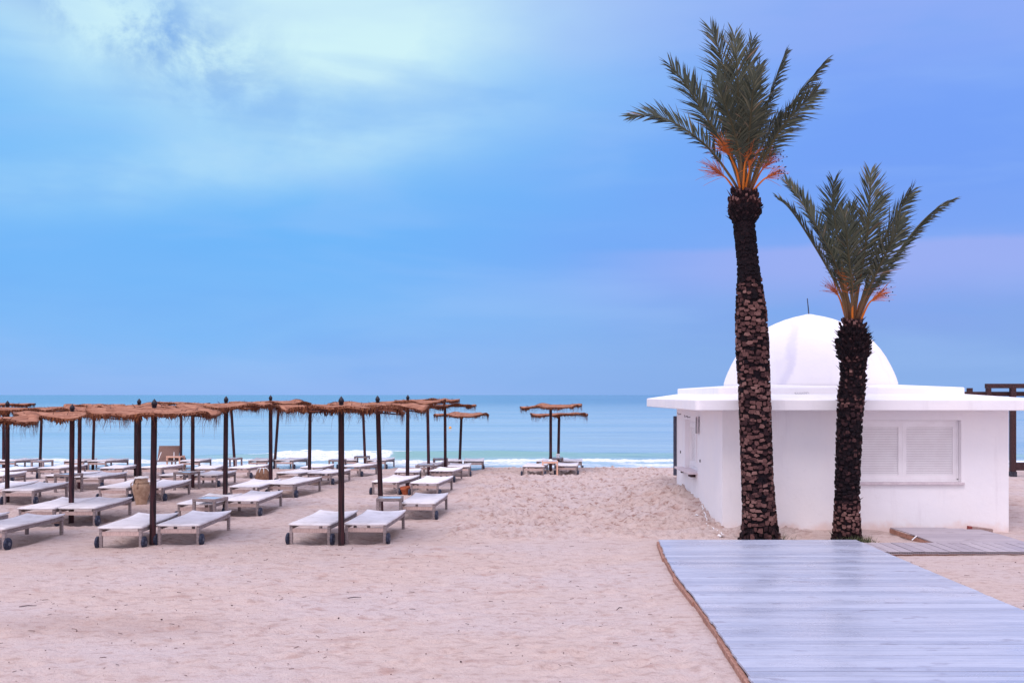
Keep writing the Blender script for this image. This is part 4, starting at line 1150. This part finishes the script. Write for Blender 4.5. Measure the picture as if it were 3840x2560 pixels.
# ---- tall palm
X0 = pxx(2850)
p1 = empty('palm_tree', (X0, PD, 0)); tag(p1, 'taller palm with a stone-like scaled trunk and blackened neck beside the boardwalk', 'palm tree', 'pruned date palms in front of the kiosk')
path1 = [(pzz(y), pxx(x) - X0, r_ * U) for y, x, r_ in ((2034, 2850, 78), (2018, 2850, 72), (1990, 2849, 65), (1900, 2846, 60), (1800, 2840, 57), (1500, 2830, 57), (1300, 2821, 60), (1185, 2817, 57), (1120, 2814, 51), (1050, 2810, 44), (980, 2804, 40), (900, 2796, 40), (840, 2790, 41), (815, 2791, 50), (790, 2793, 57), (755, 2791, 56), (730, 2790, 50), (712, 2790, 34))]
def st1(z):
    if z > pzz(775): return dict(w=0.075, h=0.085, t=0.05, tone=0.50, tv=0.2, up=0.9, taper=0.6, spike=0.12)
    if z > pzz(830): return dict(w=0.075, h=0.075, t=0.06, tone=0.16, tv=0.12, up=0.6, taper=0.6, spike=0.25)
    if z > pzz(1030) + 0.10 * math.sin(z * 9): return dict(w=0.09, h=0.06, t=0.003, tone=0.02, tv=0.03, miss=0.3)
    if z > pzz(1120): return dict(w=0.095, h=0.060, t=0.013, tone=0.36, tv=0.28, miss=0.2, taper=0.88)
    if z > pzz(1960): return dict(w=0.098, h=0.064, t=0.014, up=0.30, tone=0.52 + 0.08 * math.sin(z * 5.3), tv=0.24, miss=0.11, taper=0.92)
    return dict(w=0.08, h=0.09, t=0.03, tone=0.40, tv=0.24, up=-0.2, miss=0.1, taper=0.85)
trunk(p1, path1, 3, st1)
def palm_local(x0, fx, fy, sc):
    return lambda zx, zy, dy=0.0: (pxx(fx + zx * sc) - x0, dy, pzz(fy + zy * sc))
a = palm_local(X0, 2300, 50, 0.574)
F1 = [  # control points (zoomed photo pixels, depth), twist, leaf length, tone
 ([(825, 1175), (760, 1080, -.10), (600, 900, -.25), (400, 765, -.35), (230, 705, -.4), (62, 722, -.4)], 38, 0.36, 0.42),
 ([(835, 1175), (790, 960, .05), (640, 700, .15), (490, 450, .2), (348, 270, .2)], 20, 0.42, 0.36),
 ([(845, 1175), (800, 900, -.1), (730, 560, -.3), (665, 290, -.35), (600, 105, -.3)], -8, 0.44, 0.46),
 ([(855, 1175), (815, 900, -.2), (775, 620, -.5), (755, 380, -.6), (745, 165, -.5)], 4, 0.44, 0.50),
 ([(865, 1175), (865, 900, .0), (885, 560, .1), (905, 320, .15), (925, 112, .15)], 14, 0.38, 0.34),
 ([(870, 1175), (890, 900, .25), (940, 620, .45), (985, 400, .55), (1015, 230, .55)], 40, 0.38, 0.22),
 ([(875, 1175), (920, 900, .1), (1005, 640, .2), (1085, 400, .25), (1165, 172, .2)], 62, 0.34, 0.30),
 ([(885, 1175), (950, 960, -.1), (1060, 740, -.15), (1230, 500, -.2), (1410, 282, -.2)], 70, 0.34, 0.36),
 ([(885, 1175), (950, 1000, -.2), (1050, 800, -.4), (1180, 650, -.5), (1310, 528, -.5)], 18, 0.36, 0.44),
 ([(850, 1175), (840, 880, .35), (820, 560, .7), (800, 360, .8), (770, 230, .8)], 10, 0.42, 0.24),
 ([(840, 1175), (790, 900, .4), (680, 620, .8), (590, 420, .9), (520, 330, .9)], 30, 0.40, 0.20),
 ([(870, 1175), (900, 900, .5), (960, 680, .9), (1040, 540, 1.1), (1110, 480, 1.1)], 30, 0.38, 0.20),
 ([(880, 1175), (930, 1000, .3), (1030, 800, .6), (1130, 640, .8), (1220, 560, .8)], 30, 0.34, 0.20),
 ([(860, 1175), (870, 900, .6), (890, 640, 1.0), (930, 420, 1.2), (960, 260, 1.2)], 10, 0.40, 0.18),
 ([(845, 1175), (800, 980, -.35), (720, 800, -.7), (640, 640, -.9), (590, 500, -.95)], 6, 0.36, 0.45),
 ([(850, 1175), (845, 950, -.3), (835, 760, -.7), (835, 600, -.9), (850, 470, -.95)], -6, 0.40, 0.42),
]
for k, (pts, tw, ll, tn) in enumerate(F1): frond(p1, [a(*q) for q in pts], tw, 50 + k, ll * 1.40, 68, 0.26, tn)
FS1 = [([(850, 1165, -.1), (868, 1050, -.2), (868, 960, -.25)], 0.42, 90, 0.46, 0.05, 0.15), ([(820, 1160, -.1), (790, 1050, -.2), (750, 970, -.25), (720, 910, -.25)], 0.42, 90, 0.46, 0.05, 0.2),
       ([(800, 1160), (740, 1080), (690, 1040)], 0.42, 70, 0.48, 0.04, 0.6), ([(900, 1160), (950, 1050, -.1), (985, 1005, -.15)], 0.34, 70, 0.42, 0.35, 0.7), ([(905, 1165, -.1), (960, 1105, -.2), (1010, 1075, -.2)], 0.26, 50, 0.34, 0.45, 0.4),
       ([(835, 1165, -.15), (830, 1040, -.3), (845, 930, -.3)], 0.4, 50, 0.36, 0.04, 0.1)]
for k, (pts, sd, ns, ln, dt, pk) in enumerate(FS1): fruit_stalk(p1, [a(*q) for q in pts], sd, ns, 80 + k, ln, dt, pk)
# ---- shorter palm
X1 = pxx(3175)
p2 = empty('palm_tree', (X1, PD, 0)); tag(p2, 'shorter palm with a ragged dark trunk and spiky collar, grass at its foot', 'palm tree', 'pruned date palms in front of the kiosk')
path2 = [(pzz(y), pxx(x) - X1, r_ * U) for y, x, r_ in ((2034, 3175, 56), (2018, 3175, 52), (1960, 3176, 46), (1865, 3177, 43), (1735, 3180, 43), (1610, 3185, 44), (1483, 3192, 46), (1420, 3200, 45), (1355, 3199, 46), (1320, 3201, 58), (1290, 3201, 60), (1255, 3200, 54), (1225, 3199, 45), (1198, 3196, 28))]
def st2(z):
    if z > pzz(1235): return dict(w=0.07, h=0.08, t=0.05, tone=0.55, tv=0.15, up=1.0, taper=0.6, spike=0.15)
    if z > pzz(1345): return dict(w=0.065, h=0.06, t=0.06, tone=0.16, tv=0.12, up=0.5, taper=0.5, spike=0.65)
    if z > pzz(1500): return dict(w=0.075, h=0.065, t=0.03, tone=0.22, tv=0.22, up=0.5, taper=0.6, spike=0.25)
    return dict(w=0.085, h=0.064, t=0.030, tone=0.10 + 0.75 * max(0, math.sin(z * 4.1) * math.sin(z * 1.3 + 1)), tv=0.16, up=0.7, taper=0.78, spike=0.03, miss=0.12)
trunk(p2, path2, 5, st2)
b = palm_local(X1, 2840, 600, 0.4847)
F2 = [
 ([(690, 1250), (640, 1060, -.1), (500, 830, -.25), (300, 530, -.35), (195, 400, -.4), (92, 310, -.4)], 66, 0.30, 0.55),
 ([(700, 1250), (660, 1050, -.1), (560, 800, -.25), (400, 520, -.35), (270, 310, -.35), (160, 165, -.3)], 34, 0.34, 0.52),
 ([(705, 1250), (690, 1000, .2), (600, 700, .4), (470, 400, .5), (360, 140, .5)], 50, 0.32, 0.26),
 ([(720, 1250), (700, 1000, .1), (660, 650, .2), (620, 330, .25), (620, 85, .2)], -8, 0.42, 0.34),
 ([(745, 1250), (755, 980, -.2), (768, 640, -.5), (778, 330, -.6), (800, 100, -.5)], 2, 0.46, 0.50),
 ([(760, 1250), (790, 1000, .2), (870, 720, .4), (960, 420, .5), (1070, 190, .5)], 20, 0.36, 0.34),
 ([(765, 1250), (820, 1000, -.1), (920, 700, -.15), (1050, 430, -.2), (1190, 205, -.2)], 26, 0.36, 0.42),
 ([(775, 1250), (850, 1050, -.1), (970, 850, -.2), (1180, 550, -.3), (1340, 395, -.3), (1480, 312, -.3)], 70, 0.29, 0.40),
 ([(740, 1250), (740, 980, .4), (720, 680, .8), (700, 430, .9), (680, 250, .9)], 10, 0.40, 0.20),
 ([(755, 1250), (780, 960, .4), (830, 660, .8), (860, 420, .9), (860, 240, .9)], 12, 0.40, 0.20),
 ([(760, 1250), (800, 1040, -.3), (860, 840, -.6), (930, 640, -.8), (980, 470, -.85)], 8, 0.36, 0.46),
 ([(725, 1250), (690, 1030, -.3), (620, 800, -.6), (570, 600, -.8), (545, 420, -.85)], 14, 0.38, 0.46),
]
for k, (pts, tw, ll, tn) in enumerate(F2): frond(p2, [b(*q) for q in pts], tw, 150 + k, ll * 1.40, 68, 0.26, tn)
FS2 = [([(720, 1245, -.1), (705, 1080, -.2), (680, 975, -.25)], 0.42, 80, 0.40, 0.03, 0.1), ([(785, 1245, -.1), (830, 1120, -.2), (900, 1060, -.2)], 0.26, 60, 0.36, 0.25, 0.3),
       ([(770, 1245), (790, 1110), (850, 1020, -.1)], 0.34, 60, 0.34, 0.1, 0.5), ([(690, 1245), (640, 1080), (600, 1010)], 0.4, 50, 0.36, 0.02, 0.7)]
for k, (pts, sd, ns, ln, dt, pk) in enumerate(FS2): fruit_stalk(p2, [b(*q) for q in pts], sd, ns, 180 + k, ln, dt, pk)

# ================================================================== grass tufts
def tuft(X, d, n, h, sp_, seed, label):
    rr = random.Random(seed); m = MB()
    for k in range(n):
        bx_, by_ = rr.gauss(0, sp_), rr.gauss(0, 0.06); a = rr.uniform(0, 6.28); l = h * rr.uniform(0.4, 1.1); ln = rr.uniform(0.1, 0.7)
        c = Vector((bx_, by_, -0.02)); dr = Vector((math.cos(a) * ln, math.sin(a) * ln, 1)).normalized()
        w = Vector((-math.sin(a + 1), math.cos(a + 1), 0)) * 0.004
        md = c + dr * l * 0.55; tp_ = c + dr * l + Vector((math.cos(a), math.sin(a), -0.5)) * l * 0.15
        m.add([c - w, c + w, md + w * 0.8, tp_, md - w * 0.8], [(0, 1, 2, 3, 4)], rr.random())
    o = m.build('grass_tuft', GRASS, None, loc=(X, d, float(gz(X, d)))); tag(o, label, 'grass tuft', 'grass tufts at the palm feet')
tuft(pxx(3185), 17.68, 200, 0.19, 0.14, 1, 'dense green grass tuft around the foot of the shorter palm')
tuft(pxx(3235), 17.8, 90, 0.16, 0.08, 2, 'green grass tuft right of the shorter palm by the path corner')
tuft(pxx(2925), 17.85, 45, 0.22, 0.09, 3, 'thin dry grass tuft right of the taller palm foot')

# ================================================================== debris on the sand
m = MB(); rr = random.Random(77)
for k in range(950):
    if rr.random() < 0.85: X, d = rr.uniform(-7, 2.0), rr.uniform(8.3, 18)
    else: X, d = rr.uniform(6.2, 9.5), rr.uniform(10, 16)
    ix, iy = min(len(xs) - 1, np.searchsorted(xs, X)), min(len(ys) - 1, np.searchsorted(ys, d))
    z = float(Zs[iy, ix]); s_ = rr.uniform(0.003, 0.009) * (1.5 if rr.random() < 0.1 else 1); a = rr.uniform(0, 3.14)
    if rr.random() < 0.18:
        l = rr.uniform(0.012, 0.04); c, q = math.cos(a), math.sin(a)
        m.tube([(X - l * c, d - l * q, z + 0.006), (X, d, z + 0.008), (X + l * c, d + l * q, z + 0.008)], 0.003, 4)
    else:
        m.box((X, d, z + s_ * 0.3), (s_ * 1.6, s_, s_ * 0.8), Matrix.Rotation(a, 3, 'Z') @ Matrix.Rotation(rr.uniform(-.5, .5), 3, 'X'))
tag(m.build('beach_debris', simple('debris', (0.06, 0.03, 0.03), (0.16, 0.09, 0.08), 3, 0.9), None), 'scattered dark grit, pebbles and straw bits on the foreground sand', 'debris', kind='stuff')
for px, py, l, a, lab in ((2322, 2292, 0.11, 1.9, 'thin dark twig standing in the sand left of the boardwalk'), (105, 2275, 0.10, 0.1, 'dark twig lying on the sand at the lower left'), (1330, 2243, 0.09, -0.1, 'dark twig lying on the sand near the middle')):
    X, d = at(px, py); m = MB(); c, q = math.cos(a), math.sin(a)
    m.tube([(-l * c, -0.02, 0.01 + (l * q * 0.4 if q > .5 else 0)), (0, 0, 0.02 + (0.03 if q > .5 else 0)), (l * c * 0.9, 0.03, 0.012 + (0.07 if q < -.5 else 0))], [0.005, 0.006, 0.003], 5)
    tag(m.build('twig', POLE, None, loc=(X, d, 0.0)), lab, 'twig', 'dark twigs on the sand')

# ================================================================== world
w = bpy.data.worlds.new('World'); scene.world = w; w.use_nodes = True
nt = w.node_tree; bg = nt.nodes['Background']; outn = nt.nodes['World Output']
SUN_EL, SUN_ROT = 60.0, 205.0           # sun high behind the camera, veiled by cloud
tc = nt.nodes.new('ShaderNodeTexCoord').outputs['Generated']
sep = nt.nodes.new('ShaderNodeSeparateXYZ'); nt.links.new(tc, sep.inputs[0])
dx, dy_, dz = sep.outputs
az = math_n(nt, 'ARCTAN2', dx, dy_)
el = math_n(nt, 'ARCSINE', dz)
absaz = math_n(nt, 'ABSOLUTE', az)
front = maprange(nt, absaz, 0.7, 1.9, 1, 0)
wob = noise_n(nt, 3.0, 4, 0.55, (1, 1, 3.5), vec=tc)
elw = math_n(nt, 'ADD', el, math_n(nt, 'MULTIPLY', math_n(nt, 'SUBTRACT', wob, 0.5), 0.10))
def ramp(v, lo, hi, stops):
    r = nt.nodes.new('ShaderNodeValToRGB'); r.color_ramp.interpolation = 'B_SPLINE'
    els = r.color_ramp.elements
    for i, (p, c) in enumerate(stops):
        q = (p - lo) / (hi - lo)
        e = els[i] if i < 2 else els.new(q)
        e.position = q; e.color = (*c, 1)
    nt.links.new(maprange(nt, v, lo, hi, 0, 1, False), r.inputs[0]); return r.outputs[0]
def srgb(r, g, b):
    f = lambda c: (c / 255 / 12.92) if c <= 10 else ((c / 255 + 0.055) / 1.055) ** 2.4
    return (f(r), f(g), f(b))
left = ramp(elw, -0.02, 0.60, [(-0.02, srgb(150, 188, 250)), (0.02, srgb(146, 188, 250)), (0.07, srgb(126, 188, 252)), (0.14, srgb(106, 182, 254)), (0.20, srgb(112, 188, 254)), (0.27, srgb(135, 200, 255)), (0.33, srgb(160, 215, 255)), (0.60, srgb(215, 225, 250))])
right = ramp(elw, -0.02, 0.60, [(-0.02, srgb(140, 178, 238)), (0.04, srgb(128, 172, 236)), (0.09, srgb(132, 166, 240)), (0.125, srgb(136, 170, 248)), (0.15, srgb(122, 166, 249)), (0.22, srgb(114, 160, 251)), (0.33, srgb(122, 168, 254)), (0.60, srgb(205, 205, 245))])
lr = maprange(nt, math_n(nt, 'ADD', az, math_n(nt, 'MULTIPLY', math_n(nt, 'SUBTRACT', wob, 0.5), 0.25)), -0.22, 0.36)
col = mixrgb(nt, lr, left, right)
# bright veil of cloud high on the left
def blob(ca, ce, sa, se, rot=0.0):
    c, s_ = math.cos(rot), math.sin(rot)
    a = math_n(nt, 'SUBTRACT', az, ca); e = math_n(nt, 'SUBTRACT', el, ce)
    u = math_n(nt, 'DIVIDE', math_n(nt, 'ADD', math_n(nt, 'MULTIPLY', a, c), math_n(nt, 'MULTIPLY', e, s_)), sa)
    v = math_n(nt, 'DIVIDE', math_n(nt, 'SUBTRACT', math_n(nt, 'MULTIPLY', e, c), math_n(nt, 'MULTIPLY', a, s_)), se)
    q = math_n(nt, 'ADD', math_n(nt, 'MULTIPLY', u, u), math_n(nt, 'MULTIPLY', v, v))
    return math_n(nt, 'EXPONENT', math_n(nt, 'MULTIPLY', q, -1.0))
soft = noise_n(nt, 6, 5, 0.55, (1, 1, 2.2), vec=tc)
softf = maprange(nt, soft, 0.30, 0.70, 0.55, 1.45, False)
b1 = math_n(nt, 'MULTIPLY', blob(-0.17, 0.352, 0.17, 0.068, 0.10), softf)
b2_ = math_n(nt, 'MULTIPLY', blob(-0.38, 0.335, 0.13, 0.060, -0.30), softf)
b3 = math_n(nt, 'MULTIPLY', blob(-0.16, 0.315, 0.10, 0.03, 0.05), softf)
b4 = math_n(nt, 'MULTIPLY', blob(-0.26, 0.22, 0.26, 0.03, 0.18), math_n(nt, 'MULTIPLY', softf, 0.40))
bsum = math_n(nt, 'ADD', math_n(nt, 'ADD', b1, math_n(nt, 'MULTIPLY', b2_, 0.6)), math_n(nt, 'ADD', math_n(nt, 'MULTIPLY', b3, 0.5), b4))
col = mixrgb(nt, math_n(nt, 'MINIMUM', bsum, 1.0), col, srgb(214, 249, 255))
# torn grey-blue cloud streak
tear = noise_n(nt, 11, 6, 0.62, (1, 1, 1.2), vec=tc, dist=0.25)
d1 = blob(-0.37, 0.345, 0.15, 0.045, -0.42)
d2_ = blob(-0.50, 0.385, 0.05, 0.03, 0)
dm_ = math_n(nt, 'MULTIPLY', math_n(nt, 'MINIMUM', math_n(nt, 'ADD', d1, d2_), 1.0), maprange(nt, tear, 0.36, 0.56))
col = mixrgb(nt, math_n(nt, 'MULTIPLY', dm_, 0.92), col, srgb(118, 172, 238))
# faint streaks of thin cloud, and a lilac bank low on the right
stk = noise_n(nt, 3.2, 4, 0.5, (1, 1, 5), vec=tc, dist=0.3)
col = mixrgb(nt, math_n(nt, 'MULTIPLY', maprange(nt, stk, 0.48, 0.75), 0.26), col, srgb(168, 204, 255))
col = mixrgb(nt, math_n(nt, 'MULTIPLY', maprange(nt, stk, 0.48, 0.30), 0.25), col, srgb(100, 166, 248))
edge_ = math_n(nt, 'ADD', el, math_n(nt, 'MULTIPLY', math_n(nt, 'SUBTRACT', noise_n(nt, 9, 4, 0.6, (1, 1, 2), vec=tc), 0.5), 0.014))
bank = math_n(nt, 'MULTIPLY', maprange(nt, edge_, 0.138, 0.147, 1, 0), maprange(nt, edge_, 0.075, 0.125, 0, 1))
bank = math_n(nt, 'MULTIPLY', bank, maprange(nt, az, 0.02, 0.28))
col = mixrgb(nt, math_n(nt, 'MULTIPLY', bank, 0.80), col, srgb(158, 176, 247))
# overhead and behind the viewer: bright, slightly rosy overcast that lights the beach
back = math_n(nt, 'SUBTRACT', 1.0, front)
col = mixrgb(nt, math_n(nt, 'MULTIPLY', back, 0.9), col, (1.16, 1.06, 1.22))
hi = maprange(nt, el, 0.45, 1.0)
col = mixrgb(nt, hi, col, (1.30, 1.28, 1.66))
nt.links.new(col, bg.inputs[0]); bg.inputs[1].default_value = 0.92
sky = nt.nodes.new('ShaderNodeTexSky'); sky.sky_type = 'NISHITA'; sky.sun_disc = False
sky.sun_elevation = R(SUN_EL); sky.sun_rotation = R(SUN_ROT); sky.air_density = 1.0; sky.dust_density = 1.5
bg2 = nt.nodes.new('ShaderNodeBackground'); nt.links.new(sky.outputs[0], bg2.inputs[0]); bg2.inputs[1].default_value = 0.008
ad = nt.nodes.new('ShaderNodeAddShader'); nt.links.new(bg.outputs[0], ad.inputs[0]); nt.links.new(bg2.outputs[0], ad.inputs[1])
nt.links.new(ad.outputs[0], outn.inputs[0])

sl = bpy.data.lights.new('sun', 'SUN'); sl.energy = 1.5; sl.angle = R(25); sl.color = (1.0, 0.87, 0.86)
so = bpy.data.objects.new('sun', sl); COL.objects.link(so)
az_, e_ = R(SUN_ROT), R(SUN_EL)
sdir = Vector((math.sin(az_) * math.cos(e_), math.cos(az_) * math.cos(e_), math.sin(e_)))
so.rotation_euler = (-sdir).to_track_quat('-Z', 'Y').to_euler(); so.location = (0, -10, 20)

# ================================================================== camera
cam = bpy.data.cameras.new('camera'); co = bpy.data.objects.new('camera', cam); COL.objects.link(co)
cam.sensor_width = 36; cam.lens = 35.0; cam.shift_y = (HY - 1280) / 3840
cam.clip_start = 0.1; cam.clip_end = 60000
co.location = (0, 0, HC); co.rotation_euler = (R(90), 0, 0)
scene.camera = co

scene.view_settings.view_transform = 'Standard'; scene.view_settings.look = 'None'
scene.view_settings.exposure = 0.0; scene.view_settings.gamma = 1.0
scene.render.engine = 'CYCLES'
scene.cycles.use_denoising = True
